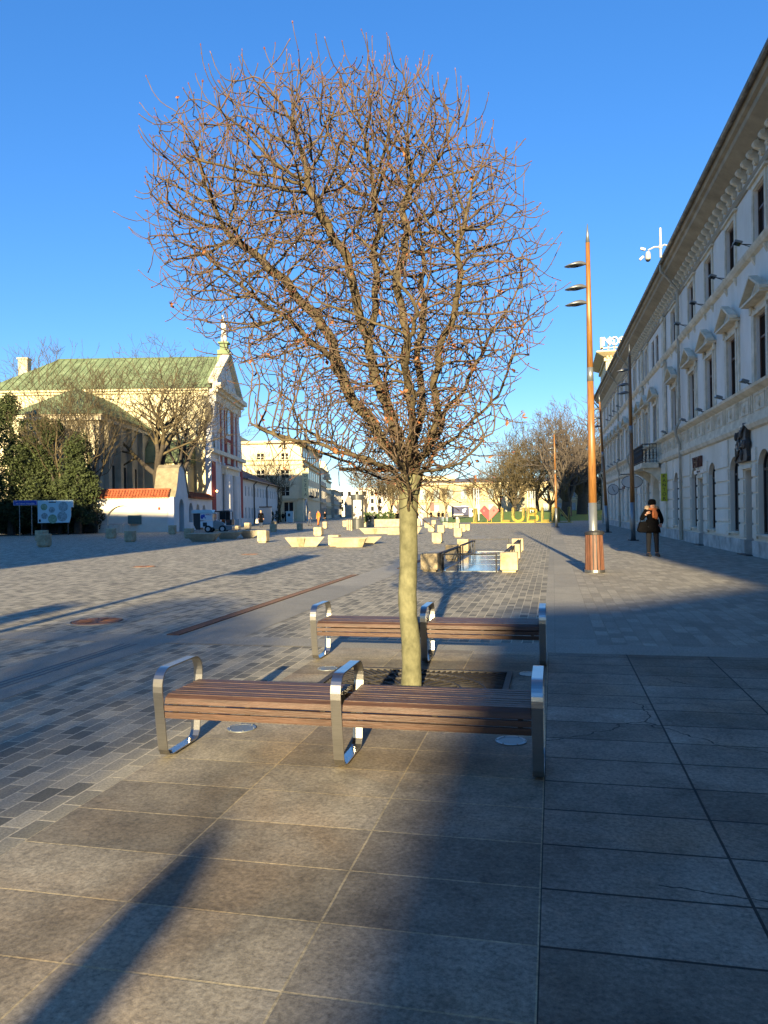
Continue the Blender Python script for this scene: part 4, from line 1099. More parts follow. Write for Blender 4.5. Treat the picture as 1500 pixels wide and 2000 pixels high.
txt('TWOJ DOM', .12, M_['ink'], p, Matrix.Translation((0, -.075, 2.915)) @ UP, .003)
# sculpted dark relief
s = empty('relief_sign', onwall(25.45, 0), ROT_R, 'dark sculpted metal relief with raised letters over the narrow shop door', 'relief')
rng = random.Random(3); pts = [(-.75, 2.88), (-.78, 3.15), (-.66, 3.2), (-.7, 3.5), (-.55, 3.52), (-.6, 3.75), (-.42, 3.86), (-.34, 3.68), (-.26, 3.72), (-.24, 3.9), (-.08, 3.86), (-.04, 4.0), (.14, 3.96), (.2, 4.08), (.44, 4.04), (.58, 3.86), (.52, 3.6), (.66, 3.42), (.6, 3.2), (.7, 3.02), (.62, 2.88)]
MB().prism(pts, -.16, -.03).build('backing', M_['iron'], s, bevel=.02)
b = MB(); b.tube([(-.6, -.18, 2.96), (.0, -.2, 3.3), (.45, -.19, 3.5)], .035, 6); b.tube([(-.3, -.19, 3.5), (.5, -.19, 3.95)], .03, 6)
for k in range(9): b.ball((rng.uniform(-.55, .5), -.17, rng.uniform(3.0, 3.85)), (.11, .06, .14), 8, 6)
b.build('figures', M_['iron'], s, smooth=True)
for i, ch in enumerate('TALA'): txt(ch, .34, M_['lamp_steel'], s, Matrix.Translation((-.5 + i * .26, -.2, 3.22 + i * .07)) @ UP, .02, font_sx=.7)
# far hanging signs
s = empty('oval_sign', onwall(46.7, 0), ROT_R, 'white oval hanging sign with a dark rim on a long bracket, beyond the balcony', 'sign')
e = [(math.cos(a * .3142) * .58 - .95, math.sin(a * .3142) * .35 + 3.05) for a in range(20)]
b = MB(); b.prism(e, -.04, .04, 'x'); b.build('panel', M_['signwhite'], s)
b = MB(); b.tube([(0, y, z) for y, z in e + [e[0]]], .03, 6); b.tube([(0, -.05, 3.5), (0, -1.6, 3.5)], .03, 6); b.tube([(0, -.95, 3.5), (0, -.95, 3.4)], .02, 5); b.build('rim', M_['dark'], s)
txt('C', .3, M_['ink'], s, Matrix.Translation((.045, -.95, 3.02)) @ Rx @ UP, .004)
s = empty('street_clock', onwall(61.0, 0), ROT_R, 'small round white clock with a dark rim projecting from the far white house', 'clock')
e = [(math.cos(a * .2618) * .38 - .7, math.sin(a * .2618) * .38 + 2.95) for a in range(24)]
MB().prism(e, -.06, .06, 'x').build('dial', M_['signwhite'], s)
b = MB(); b.tube([(0, y, z) for y, z in e + [e[0]]], .045, 6); b.tube([(0, -.05, 2.98), (0, -.33, 2.98)], .04, 6); b.build('rim', M_['dark'], s)
b = MB(); b.tube([(.08, -.7, 2.95), (.08, -.58, 2.8)], .025, 5); b.tube([(.08, -.7, 2.95), (.08, -.77, 3.2)], .02, 5); b.build('hands', M_['ink'], s)
for k, (Y, z) in enumerate(((70, 2.9), (59.5, 2.95))):
    s = empty('shop_sign', onwall(Y, 0), ROT_R, ('small dark red board on the far white house, left of the oval sign', 'small dark red board on the far white house between oval sign and lamp')[k], 'sign')
    MB().box(-.7, .7, -.12, -.03, z, z + .6).build('board', M_['signred'], s, bevel=.01)
    MB().box(-.5, .5, -.13, -.121, z + .2, z + .4).build('lettering', M_['signwhite'], s)
# camera mast on the gutter
mp = onwall(33.8, 0); M = Matrix.Rotation(ROT_R, 4, 'Z')
M_['mastgrey'] = mat('mast_light_grey', (.36, .36, .35), rough=.5, var=.1)
s = empty('camera_mast', mp, ROT_R, 'white antenna rod with surveillance cameras on an arm above the gutter', 'camera mast')
b = MB(); b.tube([(0, -1.15, 12.05), (0, -1.15, 13.3)], [.05, .045], 12); b.build('antenna_rod', M_['mastgrey'], s)
b = MB(); b.tube([(0, -.8, 12.52), (0, -1.0, 12.58), (0, -1.15, 12.5), (0, -1.4, 12.52), (0, -1.66, 12.40)], .035, 8); b.cyl((0, -1.15), .075, 12.42, 12.58, 12); b.build('arm', M_['mastgrey'], s)
b = MB(); b.lathe([(.03, 12.36), (.09, 12.32), (.11, 12.22), (.115, 12.08), (.11, 12.0)], 14, (0, -1.66)); d = b.build('dome_camera', M_['mastgrey'], s, smooth=True)
MB().ball((0, -1.66, 12.0), (.10, .10, .09), 12, 6).build('dome_lens', M_['ink'], d, smooth=True)
for (y, z, a) in ((-1.84, 12.46, -20), (-1.9, 12.10, 40)):
    b = MB(Matrix.Translation((0, y, z)) @ Matrix.Rotation(R_(a), 4, 'X')); b.box(-.05, .05, -.13, .08, -.05, .05); b.build('bullet_camera', M_['mastgrey'], s, bevel=.01)

# sunny corner house farther down the street with letters on its roof
M_['cream'] = mat('cream_plaster', (.62, .54, .36), rough=.9, var=.12, scale=1.2); M_['creamtrim'] = mat('cream_trim', (.56, .47, .29), rough=.9, var=.2, scale=3)
d0 = 118; q = Q((1188 - 750) / FPX * d0, d0); zc = lambda y, d=d0: CAMH + (993 - y) / FPX * d
s = empty('corner_house', (q.x, q.y, 0), YAW - R_(12.58), 'sunlit cream corner house with a deep cornice, rising behind the end of the white row', 'building')
zt = zc(684)
MB().box(0, 14, 0, 14, 0, zt - 1.0).build('wall', M_['cream'], s)
b = MB(); b.box(.2, .9, -.18, -.001, 3, zt - 1.6); b.box(2.6, 3.3, -.18, -.001, 3, zt - 1.6); b.box(-.3, 14.3, -.3, 14.3, zt - 1.7, zt - 1.2)
for k in range(14): b.box(.1 + k * .5, .3 + k * .5, -.75, -.301, zt - 1.3, zt - 1.0)
b.build('pilaster', M_['creamtrim'], s)
b = MB(); b.hexa([(-.35, -.35, zt - 1.0), (14.3, -.35, zt - 1.0), (14.3, 14.3, zt - 1.0), (-.35, 14.3, zt - 1.0), (-1.5, -1.5, zt - .5), (15, -1.5, zt - .5), (15, 15, zt - .5), (-1.5, 15, zt - .5)]); b.box(-1.5, 15, -1.5, 15, zt - .5, zt - .3); b.build('cornice', M_['creamtrim'], s)
for zz in (9.5, 6, 2.5):
    for xx in (1.75, 4.6, 7.5): window(s, xx, 1.0, zz, zz + 2.0, 0, -.06, M_['wframe_wh'], M_['glass'])
d1 = d0 - 1.4; w0 = empty('roof_lettering', Q((1176 - 750) / FPX * d1, d1, zt - .3), 0, 'white block letters on a frame standing on the roof of the sunlit corner house', 'roof sign')
for i, ch in enumerate('NORI'):
    Mx = Matrix.Translation((1.1 + i * 1.12, 0, 1.25 - i * .0)) @ (Matrix.Diagonal((-1, 1, 1, 1)) if ch == 'R' else Matrix.Identity(4)) @ UP
    txt(ch, 1.85, M_['signwhite'], w0, Mx, .22, font_sx=.85)
b = MB(); b.box(.2, 5.2, .0, .12, .3, .42); b.box(.1, .5, .0, .9, .3, 2.0)
for k in range(6): b.box(.4 + k * .85, .5 + k * .9, .3, .4, 0, 1.9)
b.build('frame', M_['creamtrim'], w0)
# ---------------- church, churchyard wall, monastery, post office, far street (axes turned with the camera heading) ----------------
M_['churchcream'] = mat('church_cream_plaster', (.60, .53, .33), rough=.95, var=.14, scale=.5, col2=(.68, .61, .41)); M_['churchwhite'] = mat('church_white_plaster', (.62, .61, .58), rough=.9, var=.12, scale=.8)
M_['churchred'] = mat('church_red_panel', (.26, .035, .025), rough=.9, var=.15, scale=1.5); M_['copper'] = mat('green_copper_roof', (.12, .17, .08), rough=.8, var=.35, scale=.8, col2=(.20, .26, .14), stretch=(1, 1, 1))
M_['copper_seam'] = mat('copper_seam', (.085, .12, .055), rough=.8, var=.3)
M_['redtile'] = mat('orange_roof_tile', (.30, .075, .03), rough=.85, var=.4, scale=3, col2=(.44, .13, .05)); M_['browntile'] = mat('brown_tile_roof', (.17, .06, .04), rough=.9, var=.3, scale=2)
M_['oldwall'] = mat('weathered_annex_plaster', (.40, .35, .25), rough=.95, var=.3, scale=.6, col2=(.50, .45, .33)); M_['slate'] = mat('mossy_stone_cap', (.22, .19, .12), rough=.95, var=.4, scale=2)
M_['wallwhite'] = mat('churchyard_white_plaster', (.62, .59, .49), rough=.95, var=.14, scale=.9); M_['black'] = mat('black_opening', (.01, .01, .01), rough=.9, var=.1)
L0 = -18.8
def qz(x, y, d):   # height of pixel row y at depth d (roll included)
    return CAMH + (999 + (750 - x) * .0155 - y) / FPX * d
def qroot(name, l, d, label, cat='building', group=None, rz=0): return empty(name, Q(l, d), YAW + rz, label, cat, group)
# church: local x right, y away, origin at the near right corner of the nave
D0 = 85.0
ch = qroot('church', L0, D0, 'cream church with green copper roof, red panelled front and a statue on its gable', 'church')
ez = qz(421, 757, D0); rz_ = qz(440, 697, D0 + 7); W = 14.0; Lc = 25.5
b = MB(); b.box(-Lc, -.6, 0, W, 0, ez); b.build('nave_wall', M_['churchcream'], ch)
b = MB(); b.box(-Lc - .25, -.65, -.25, -.001, ez - .5, ez - .1); b.box(-Lc - .4, -.65, -.5, -.251, ez - .25, ez + .0); b.box(-2.2, -.62, -.18, -.002, 0, ez - .5); b.box(-2.4, -.62, -.35, -.181, ez - 1.0, ez - .51); b.build('nave_cornice', M_['churchcream'], ch)
b = MB(); o_ = .6
b.add([(-Lc - o_, -o_, ez), (-.3, -o_, ez), (-.3, W + o_, ez), (-Lc - o_, W + o_, ez), (-Lc + 5, W / 2, rz_), (-.3, W / 2, rz_)],
      [(0, 1, 5, 4), (1, 2, 5), (2, 3, 4, 5), (3, 0, 4), (0, 3, 2, 1)])
roof = b.build('nave_roof', M_['copper'], ch)
b = MB()
n = 30
for i in range(n):
    x = -Lc + (Lc - .6) * i / n; t = min(1.0, max(0.03, (x + Lc + o_) / (5 + o_)))
    p0 = Vector((x, -o_, ez + .03)); p1 = Vector((x, -o_ + (W / 2 + o_) * t, ez + (rz_ - ez) * t + .03)); b.tube([p0, p1], .045, 4)
b.tube([(-Lc + 5, W / 2, rz_ + .03), (-.3, W / 2, rz_ + .03)], .1, 6); b.build('roof_seams', M_['copper_seam'], roof)
b = MB(); b.box(-Lc + 1.2, -Lc + 2.3, W / 2 - 2.2, W / 2 - 1.2, ez + 1.0, rz_ - .3); b.box(-Lc + 1.1, -Lc + 2.4, W / 2 - 2.3, W / 2 - 1.1, rz_ - .3, rz_ - .1); b.build('chimney', M_['oldwall'], ch)
for (xx, zz) in ((-15.0, 9.4), (-8.4, 9.4)):
    window(ch, xx, 1.5, zz, zz + 2.6, .7, -.07, M_['wframe_wh'], M_['glass'])
# lean-to side chapel beside the tower front
b = MB(); b.box(-7.2, -2.4, -3.0, -.001, 0, 7.2); b.build('chapel_wall', M_['churchcream'], ch)
b = MB(); b.hexa([(-7.5, -3.4, 7.2), (-2.2, -3.4, 7.2), (-2.2, -.002, 7.2), (-7.5, -.002, 7.2), (-7.2, -.6, 9.9), (-2.2, -.6, 9.9), (-2.2, -.003, 9.9), (-7.2, -.003, 9.9)]); b.build('chapel_roof', M_['copper'], ch)
# west front: panel on the right side; local u along +y
def FMx(): return Matrix.Rotation(R_(90), 4, 'Z')      # x->y, -y->x
fw = MB(Matrix.Identity(4))
# screen wall outline in (y,z), with volute shoulders
out = [(-2.4, 0), (-2.4, 8.6), (-2.0, 8.9), (-1.9, 9.8), (-1.3, 11.4), (-.5, 12.6), (-.2, 13.4), (-.2, ez), (W + .2, ez), (W + .2, 13.4), (W + .5, 12.6), (W + 1.3, 11.4), (W + 1.9, 9.8), (W + 2.0, 8.9), (W + 2.4, 8.6), (W + 2.4, 0)]
fw.prism(out, -.599, 0, 'x'); fw.build('front_wall', M_['churchwhite'], ch)
b = MB(); b.prism([(-.6, ez + .5), (W / 2, rz_ + .3), (W + .6, ez + .5)], -.598, -.05, 'x'); b.build('gable', M_['churchwhite'], ch)
b = MB()
b.box(.0, .55, -.8, W + .8, ez - .5, ez - .1); b.box(0, .95, -1.0, W + 1.0, ez - .1, ez + .45); b.box(0, .25, -.5, W + .5, ez - 1.5, ez - .51)
for sy in (0, 1):
    y0, y1 = (-.9, W / 2) if sy == 0 else (W + .9, W / 2)
    b.hexa([(-.5, y0, ez + .451), (.5, y0, ez + .451), (.5, y1, rz_ + .3), (-.5, y1, rz_ + .3), (-.5, y0, ez + .85), (.5, y0, ez + .85), (.5, y1, rz_ + .65), (-.5, y1, rz_ + .65)])
b.box(0, .45, -2.5, W + 2.5, 8.3, 8.75); b.box(0, .5, 3.2, W - 3.2, 6.2, 6.9); b.box(0, .8, 3.0, W - 3.0, 6.9, 7.2)
b.build('front_cornice', M_['trim'], ch)
b = MB()
for y0, y1 in ((-2.0, -.2), (W + .3, W + 2.0)): b.box(.001, .06, y0, y1, 1.0, 7.4)
for y0, y1 in ((1.9, 3.1), (4.1, 5.3), (8.7, 9.9), (10.9, 12.1)): b.box(.001, .06, y0, y1, 7.3, ez - 1.6)
b.box(.001, .06, 5.4, 8.6, 7.3, 10.6)
b.build('red_panel', M_['churchred'], ch)
b = MB()
for yc in (1.4, 3.6, 10.4, 12.6): b.box(.002, .16, yc - .34, yc + .34, 7.3, ez - 1.75); b.box(.0, .25, yc - .45, yc + .45, ez - 1.95, ez - 1.52); b.box(0, .25, yc - .45, yc + .45, 7.21, 7.5)
for yc in (3.8, 5.2, 8.8, 10.2):
    b.cyl((.45, yc), .42, .9, 6.19, 14, .38); b.box(.05, .95, yc - .5, yc + .5, 0, .9)
b.build('pilaster', M_['churchwhite'], ch)
b = MB(Matrix.Rotation(R_(90), 4, 'Z')); b.prism([(6.2, 11.2)] + arc_pts(7.0, 14.2, 1.6, .7, 8) + [(7.8, 11.2)], -.12, -.01); nn = b.build('niche_window', M_['glass'], ch)
b = MB(); b.box(.03, .1, 6.35, 7.65, 0, 4.6); b.build('portal_door', M_['wframe_dk'], ch)
b = MB(); b.box(.061, .1, 6.1, 7.9, 7.6, 10.2); b.build('niche_panel', M_['trim'], ch)
b = MB(Matrix.Rotation(R_(90), 4, 'Z')); b.tube([(7 + .8 * math.cos(a * .3142), .02, ez + 2.6 + 1.0 * math.sin(a * .3142)) for a in range(21)], .1, 6)
b.build('round_emblem', M_['signwhite'], ch)
b = MB(); b.tube([(-.55 , -.7, 13.9), (-.55, -.7, 9.0)], [.3, .7], 8); b.build('volute', M_['slate'], ch)
# statue column on the gable
cz = rz_ - .7
b = MB(); b.box(-1.0, .4, W / 2 - .7, W / 2 + .7, cz + .2, cz + 1.5); b.box(-.75, .15, W / 2 - .45, W / 2 + .45, cz + 1.5, cz + 2.3); b.box(-.95, .35, W / 2 - .65, W / 2 + .65, cz + 2.3, cz + 2.5); b.build('pedestal', M_['copper'], ch)
b = MB(); c = (-.3, W / 2)
b.lathe([(.36, cz + 2.5), (.40, cz + 3.0), (.26, cz + 4.0), (.34, cz + 4.6), (.30, cz + 4.95), (.10, cz + 5.1), (.17, cz + 5.3), (.15, cz + 5.5), (.02, cz + 5.62)], 10, c)
b.tube([(c[0], c[1], cz + 4.8), (c[0] + .1, c[1] - .6, cz + 5.0), (c[0], c[1] - .7, cz + 5.6)], .09, 6); b.build('statue', M_['signwhite'], ch, smooth=True)
lampb = MB().ball((.35, -1.2, 4.1), .11, 8, 6).build('door_lamp', emis('door_lamp_glow', (1, .5, .15), 5), ch)

# annex with a low hipped roof
l1_, l0_ = -26.2, -33.6; Da, Db = 70.0, 84.9
an = qroot('sacristy', l0_, Da, 'old plastered annex with a low hipped green roof behind the ivy trees', 'building')
wA, dA = l1_ - l0_, Db - Da; ea = qz(197, 808, Da)
MB().box(0, wA, 0, dA, 0, ea).build('wall', M_['oldwall'], an)
b = MB(); b.box(-.3, wA + .3, -.3, dA, ea - .55, ea - .1); b.box(-.5, wA + .5, -.5, dA, ea - .1, ea + .02); b.build('cornice', M_['trim'], an)
az = qz(128, 757, Da + 4)
b = MB(); b.add([(-.7, -.7, ea + .02), (wA + .7, -.7, ea + .02), (wA + .7, dA, ea + .02), (-.7, dA, ea + .02), (wA / 2, 4, az), (wA / 2, dA, az)], [(0, 1, 4), (1, 2, 5, 4), (2, 3, 5), (3, 0, 4, 5), (0, 3, 2, 1)]); r2 = b.build('roof', M_['copper'], an)
b = MB()
for i in range(9): b.tube([(wA + .7, .5 + i * 1.5, ea + .06), (wA + .7 - (wA / 2 + .7) * min(1, (1.2 + i * 1.5) / 4.7), .5 + i * 1.5, ea + .06 + (az - ea) * min(1, (1.2 + i * 1.5) / 4.7))], .04, 4)
b.build('roof_seams', M_['copper_seam'], r2)
b = MB()
for yy in (1.0, 4.2, 7.6, 11): b.box(wA + .001, wA + .5, yy, yy + .8, 0, ea - .56)
b.build('buttress', M_['oldwall'], an)
for yy in (2.7, 6.0, 9.3): MB().box(wA + .002, wA + .06, yy - .0, yy + 1.0, 3.0, 6.4).build('window', M_['glass'], an)

# churchyard wall: front run, gate, arcade
Dw = 69.0
cw = qroot('churchyard_wall', L0 - 9.5, Dw - 1.2, 'white churchyard wall with arched niches under an orange tiled coping', 'wall')
wl_ = 9.0; wz = qz(280, 971, Dw)
b = MB(); wall_band(b, -.6, wl_, 0, wz, [(1.5, 2.5, 0.0, 2.45, .95), (4.9, 2.7, 0.0, 2.45, 1.0)], .25)
b.box(-.6, wl_, .251, .7, 0, wz); b.build('wall', M_['wallwhite'], cw)
b = MB()
for c_, w_ in ((1.5, 2.5), (4.9, 2.7)):
    p = arc_pts(c_, 2.62, w_ + .3, 1.1, 12); q = arc_pts(c_, 2.45, w_, .95, 12)
    for i in range(12): b.hexa([(p[i][0], -.06, p[i][1]), (p[i + 1][0], -.06, p[i + 1][1]), (p[i + 1][0], -.001, p[i + 1][1]), (p[i][0], -.001, p[i][1]), (q[i][0], -.06, q[i][1]), (q[i + 1][0], -.06, q[i + 1][1]), (q[i + 1][0], -.001, q[i + 1][1]), (q[i][0], -.001, q[i][1])])
b.box(-.6, wl_ + .1, -.14, -.001, wz - .12, wz - .001); b.build('arch_band', M_['trim'], cw)
def tiles(b, x0, x1, ya, za, yb, zb, pitch=.26):
    n = int((x1 - x0) / pitch)
    for i in range(n):
        x = x0 + (i + .5) * (x1 - x0) / n; r = pitch * .55
        k = 5
        for j in range(3):
            t0, t1 = j / 3, (j + 1) / 3 + .04
            p0 = Vector((x, ya + (yb - ya) * t0, za + (zb - za) * t0 + .03)); p1 = Vector((x, ya + (yb - ya) * min(1, t1), za + (zb - za) * min(1, t1) + .0)); b.tube([p0, p1], [r, r * .85], 6)
b = MB(); b.prism([(-.3, wz), (.35, wz + .62), (1.0, wz)], -.6, wl_ + .1, 'x'); b.build('coping_bed', M_['redtile'], cw)
b = MB(); tiles(b, -.6, wl_ + .1, -.36, wz + .02, .33, wz + .66); b.tube([(-.6, .35, wz + .7), (wl_ + .1, .35, wz + .7)], .1, 6); b.build('tiles', M_['redtile'], cw)
MB().box(wl_ - 3.6, wl_ - 2.4, -.08, -.001, .75, 1.55).build('notice_board', mat('notice_green', (.08, .13, .11)), cw)
MB().box(wl_ - .9, wl_ - .7, -.05, -.001, 2.0, 2.25).build('red_plaque', M_['churchred'], cw)
# side run along the church line
sw = qroot('gate_wall', L0, Dw - 1.2, 'white gate wall with a curved gable, dark doorway and small arches beside the street sweeper', 'wall')
Lsw = D0 - 2.4 - (Dw - 1.2)
RM = Matrix.Rotation(R_(90), 4, 'Z')
b = MB(RM); wall_band(b, 0, Lsw, 0, wz, [(2.6, 1.7, 0, 3.0, .85), (6.0, 1.5, .8, 2.7, .75), (8.8, 1.4, .8, 2.6, .7), (11.4, 1.3, .8, 2.55, .65)], .6)
b.build('wall', M_['churchwhite'], sw)
gz = qz(352, 909, Dw + 1.5)
b = MB(RM); b.prism([(.1, wz + .001), (.5, wz + .5), (.95, wz + 1.4), (1.15, gz - 1.0), (1.5, gz - .35), (2.1, gz - .02), (2.6, gz), (3.1, gz - .02), (3.7, gz - .35), (4.05, gz - 1.0), (4.3, wz + 1.4), (4.8, wz + .5), (5.4, wz + .001)], .0, .6); b.build('curved_gable', M_['churchwhite'], sw)
g = [(.1, wz), (.5, wz + .5), (.95, wz + 1.4), (1.15, gz - 1.0), (1.5, gz - .35), (2.1, gz - .02), (2.6, gz), (3.1, gz - .02), (3.7, gz - .35), (4.05, gz - 1.0), (4.3, wz + 1.4), (4.8, wz + .5), (5.4, wz + .15)]
b = MB(RM)
for i in range(len(g) - 1):
    (a0, z0), (a1, z1) = g[i], g[i + 1]
    b.hexa([(a0, -.12, z0), (a1, -.12, z1), (a1, 1.9, z1), (a0, 1.9, z0), (a0, -.12, z0 + .1), (a1, -.12, z1 + .1), (a1, 1.9, z1 + .1), (a0, 1.9, z0 + .1)])
b.build('gable_cap', M_['slate'], sw)
b = MB(RM); b.box(1.8, 3.4, .5, .55, 0, 2.9); b.box(5.3, 12, .59, .62, 0, 2.8); b.build('dark_doorway', M_['black'], sw)
b = MB(RM); b.prism([(-.25, wz), (.3, wz + .5), (.9, wz)], 5.0, Lsw, 'x'); b.build('coping_bed', M_['redtile'], sw)
b = MB(RM); tiles(b, 5.0, Lsw, -.32, wz + .02, .3, wz + .55); b.build('tiles', M_['redtile'], sw)
# bike racks
for k, xx in enumerate((195, 215, 224, 236)):
    p = Q((xx + 6 - 750) / FPX * 66.3, 66.3); r = empty('bike_rack', p, YAW, ('leftmost steel bike hoop in front of the arched wall', 'second steel bike hoop from the left before the arched wall', 'third steel bike hoop from the left before the arched wall', 'rightmost steel bike hoop before the arched wall')[k], 'bike rack', 'steel bike hoops by the wall')
    MB().tube([(-.42, 0, 0), (-.42, 0, .72), (-.32, 0, .82), (.32, 0, .82), (.42, 0, .72), (.42, 0, 0)], .03, 8).build('hoop', M_['steel'], r)
# blue street sign and map board
M_['blue'] = mat('street_sign_blue', (.015, .05, .30), rough=.4, var=.08)
p = Q((50 - 750) / FPX * 63, 63); s = empty('street_sign', p, YAW, 'long blue street name sign with white lettering on two thin posts', 'sign')
zt, zb2 = qz(50, 976, 63), qz(50, 986, 63)
MB().box(-1.0, 1.0, -.03, .0, zb2, zt).build('plate', M_['blue'], s)
b = MB()
for (a0, a1, z0, z1) in ((-.97, .97, zt - .04, zt - .02), (-.97, .97, zb2 + .02, zb2 + .04), (-.97, -.95, zb2 + .04, zt - .04), (.95, .97, zb2 + .04, zt - .04)): b.box(a0, a1, -.036, -.031, z0, z1)
b.build('border', M_['signwhite'], s)
txt('arch. Tadeusza Witkowskiego', .155, M_['signwhite'], s, Matrix.Translation((0, -.035, (zt + zb2) / 2 - .05)) @ UP, .002, font_sx=.84); txt('skwer', .08, M_['signwhite'], s, Matrix.Translation((-.78, -.035, zt - .1)) @ UP, .002)
for xx in (-.52, .5): MB().tube([(xx, .03, 0), (xx, .03, zt - .02)], .035, 8).build('post', M_['lamp_steel'], s)
M_['board'] = mat('map_board_pale', (.40, .55, .58), rough=.4, var=.1, scale=2); M_['mapgreen'] = mat('map_green', (.13, .27, .10), rough=.5, var=.5, scale=6, col2=(.30, .40, .28)); M_['mapblue'] = mat('map_grey_blue', (.16, .24, .27), rough=.5, var=.5, scale=8, col2=(.36, .44, .44))
p = Q((109 - 750) / FPX * 63, 63); s = empty('map_board', p, YAW, 'large pale map board with round green plans and a cut lower right corner', 'sign')
z0, z1 = qz(109, 1020, 63), qz(109, 976, 63); hw = 1.48
MB().prism([(-hw, z0), (hw - .35, z0), (hw - .2, z0 + .55), (hw - .2, z1 - .6), (hw, z1 - .6), (hw, z1), (-hw, z1)], -.05, 0).build('panel', M_['board'], s)
for k, (cx, cz_, r, mm) in enumerate(((-.95, z1 - .55, .28, 'mapgreen'), (-.3, z1 - .8, .26, 'mapblue'), (.65, z1 - .55, .40, 'mapblue'), (-.92, z1 - 1.3, .27, 'mapblue'), (-.25, z1 - 1.55, .38, 'mapgreen'), (.55, z1 - 1.35, .42, 'mapblue'))):
    e = [(cx + r * math.cos(a * .314), cz_ + r * math.sin(a * .314)) for a in range(20)]; MB().prism(e, -.056, -.0505).build('plan', M_[mm], s)
MB().box(-.55, .05, -.056, -.051, z1 - .2, z1 - .11).build('title', M_['ink'], s); MB().box(-hw + .08, -hw + .25, -.056, -.051, z0 + .08, z0 + .3).build('emblem', M_['ink'], s)
for xx in (-1.2, 1.0): MB().tube([(xx, .04, 0), (xx, .04, z1 - .1)], .05, 8).build('post', M_['dark'], s)

# monastery wing
Dm = D0 + W + 2.4; Lm = 33.0
mo = qroot('monastery', L0, Dm, 'long low white monastery wing with a brown tiled roof right of the church front', 'building')
me_ = qz(475, 935, Dm + 1); mr = qz(475, 898, Dm + 6)
b = MB(RM); ops = []
for i in range(12):
    u = 2.0 + i * 2.55; ops.append((u, .8, .0, 0, 0))
w1 = [(1.8 + i * 2.5, .75, .9, 2.4, 0) for i in range(12)]; w2 = [(1.8 + i * 2.5, .75, 4.0, 5.3, 0) for i in range(12)]
wall_band(b, 0, Lm, 0, 3.2, w1, .4); wall_band(b, 0, Lm, 3.2, me_, w2, .4); b.box(0, Lm, .41, 7.0, 0, me_); b.build('wall', M_['churchwhite'], mo)
for c_, w, zb, zt, r_ in w1 + w2:
    x = MB(RM); x.box(c_ - w / 2, c_ + w / 2, .2, .26, zb, zt); x.build('window', M_['glass'], mo)
b = MB(RM); b.add([(-.0, -.5, me_), (Lm + .5, -.5, me_), (Lm + .5, 11.5, me_), (0, 11.5, me_), (0, 5.5, mr), (Lm - 5, 5.5, mr)], [(0, 1, 5, 4), (1, 2, 5), (2, 3, 4, 5), (3, 0, 4), (0, 3, 2, 1)]); b.build('roof', M_['browntile'], mo)
b = MB(RM); b.tube([(0, -.55, me_ + .02), (Lm + .5, -.55, me_ + .02)], .1, 6)
for u in (8.0, 20.0, Lm - .1): b.tube([(u, -.55, me_), (u, -.1, me_ - .5), (u, -.1, 0)], .09, 6)
b.build('gutter', M_['dark'], mo)

# post office
Dp = 143.0; Lp = (592 - 750) / FPX * Dp
po = qroot('post_office', Lp, Dp, 'sunlit cream post office with small paned windows and a vertical POCZTA sign', 'building')
pt = qz(560, 864, Dp); ops = []
rows = [(qz(500, 899, Dp), qz(500, 885, Dp)), (qz(560, 932, Dp), qz(560, 917, Dp)), (qz(560, 967, Dp), qz(560, 950, Dp))]
cols = [-3.3 + -4.6 * i for i in range(6)]
b = MB()
zz = [0, 4.4, rows[2][1] + .8, rows[1][1] + .6, pt]
bands = [(0, 4.2, [(-2.7, 1.7, 0, 3.6, 0)])] + [(4.2, 7.6, [(c_, 1.5, rows[2][0], rows[2][1], 0) for c_ in cols]), (7.6, 10.7, [(c_, 1.4, rows[1][0], rows[1][1], 0) for c_ in cols]), (10.7, pt, [(c_, 1.3, rows[0][0], rows[0][1], 0) for c_ in cols])]
for z0, z1, oo in bands: wall_band(b, -30, 0, z0, z1, [(c_, w, max(z0, a), min(z1, t), r_) for c_, w, a, t, r_ in oo], .4)
b.box(-30, 0, .41, 38, 0, pt); b.build('wall', M_['cream'], po)
b = MB()
for z0, z1, o2 in ((qz(560, 907, Dp), qz(560, 905, Dp), .3), (qz(560, 898, Dp), qz(560, 896, Dp), .5), (pt - .1, pt + .35, .7), (4.15, 4.35, .2)): b.box(-30.2, o2, -o2, 38, z0, z1) if False else (b.box(-30.2, o2, -o2, -.002, z0, z1), b.box(.002, o2, -.002, 38, z0, z1))
b.box(-30, -12, 2, 12, pt + .01, pt + 1.6)
b.build('cornice', M_['creamtrim'], po)
for z0, z1, oo in bands:
    for c_, w, a, t, r_ in oo:
        f = MB().box(c_ - w / 2, c_ + w / 2, .25, .3, a, t).build('window', M_['glass'], po)
        b = MB(); b.box(c_ - .06, c_ + .06, .2, .249, a, t); b.box(c_ - w / 2, c_ - .06, .2, .249, (a + t) / 2 - .05, (a + t) / 2 + .05); b.box(c_ + .06, c_ + w / 2, .2, .249, (a + t) / 2 - .05, (a + t) / 2 + .05); b.build('mullion', M_['wframe_wh'], f)
b = MB(); b.box(-4.4, -1.0, -.35, -.001, 3.8, 4.1); b.box(-4.2, -3.9, -.25, -.001, 0, 3.79); b.box(-1.5, -1.2, -.25, -.001, 0, 3.79); b.build('door_surround', M_['creamtrim'], po)
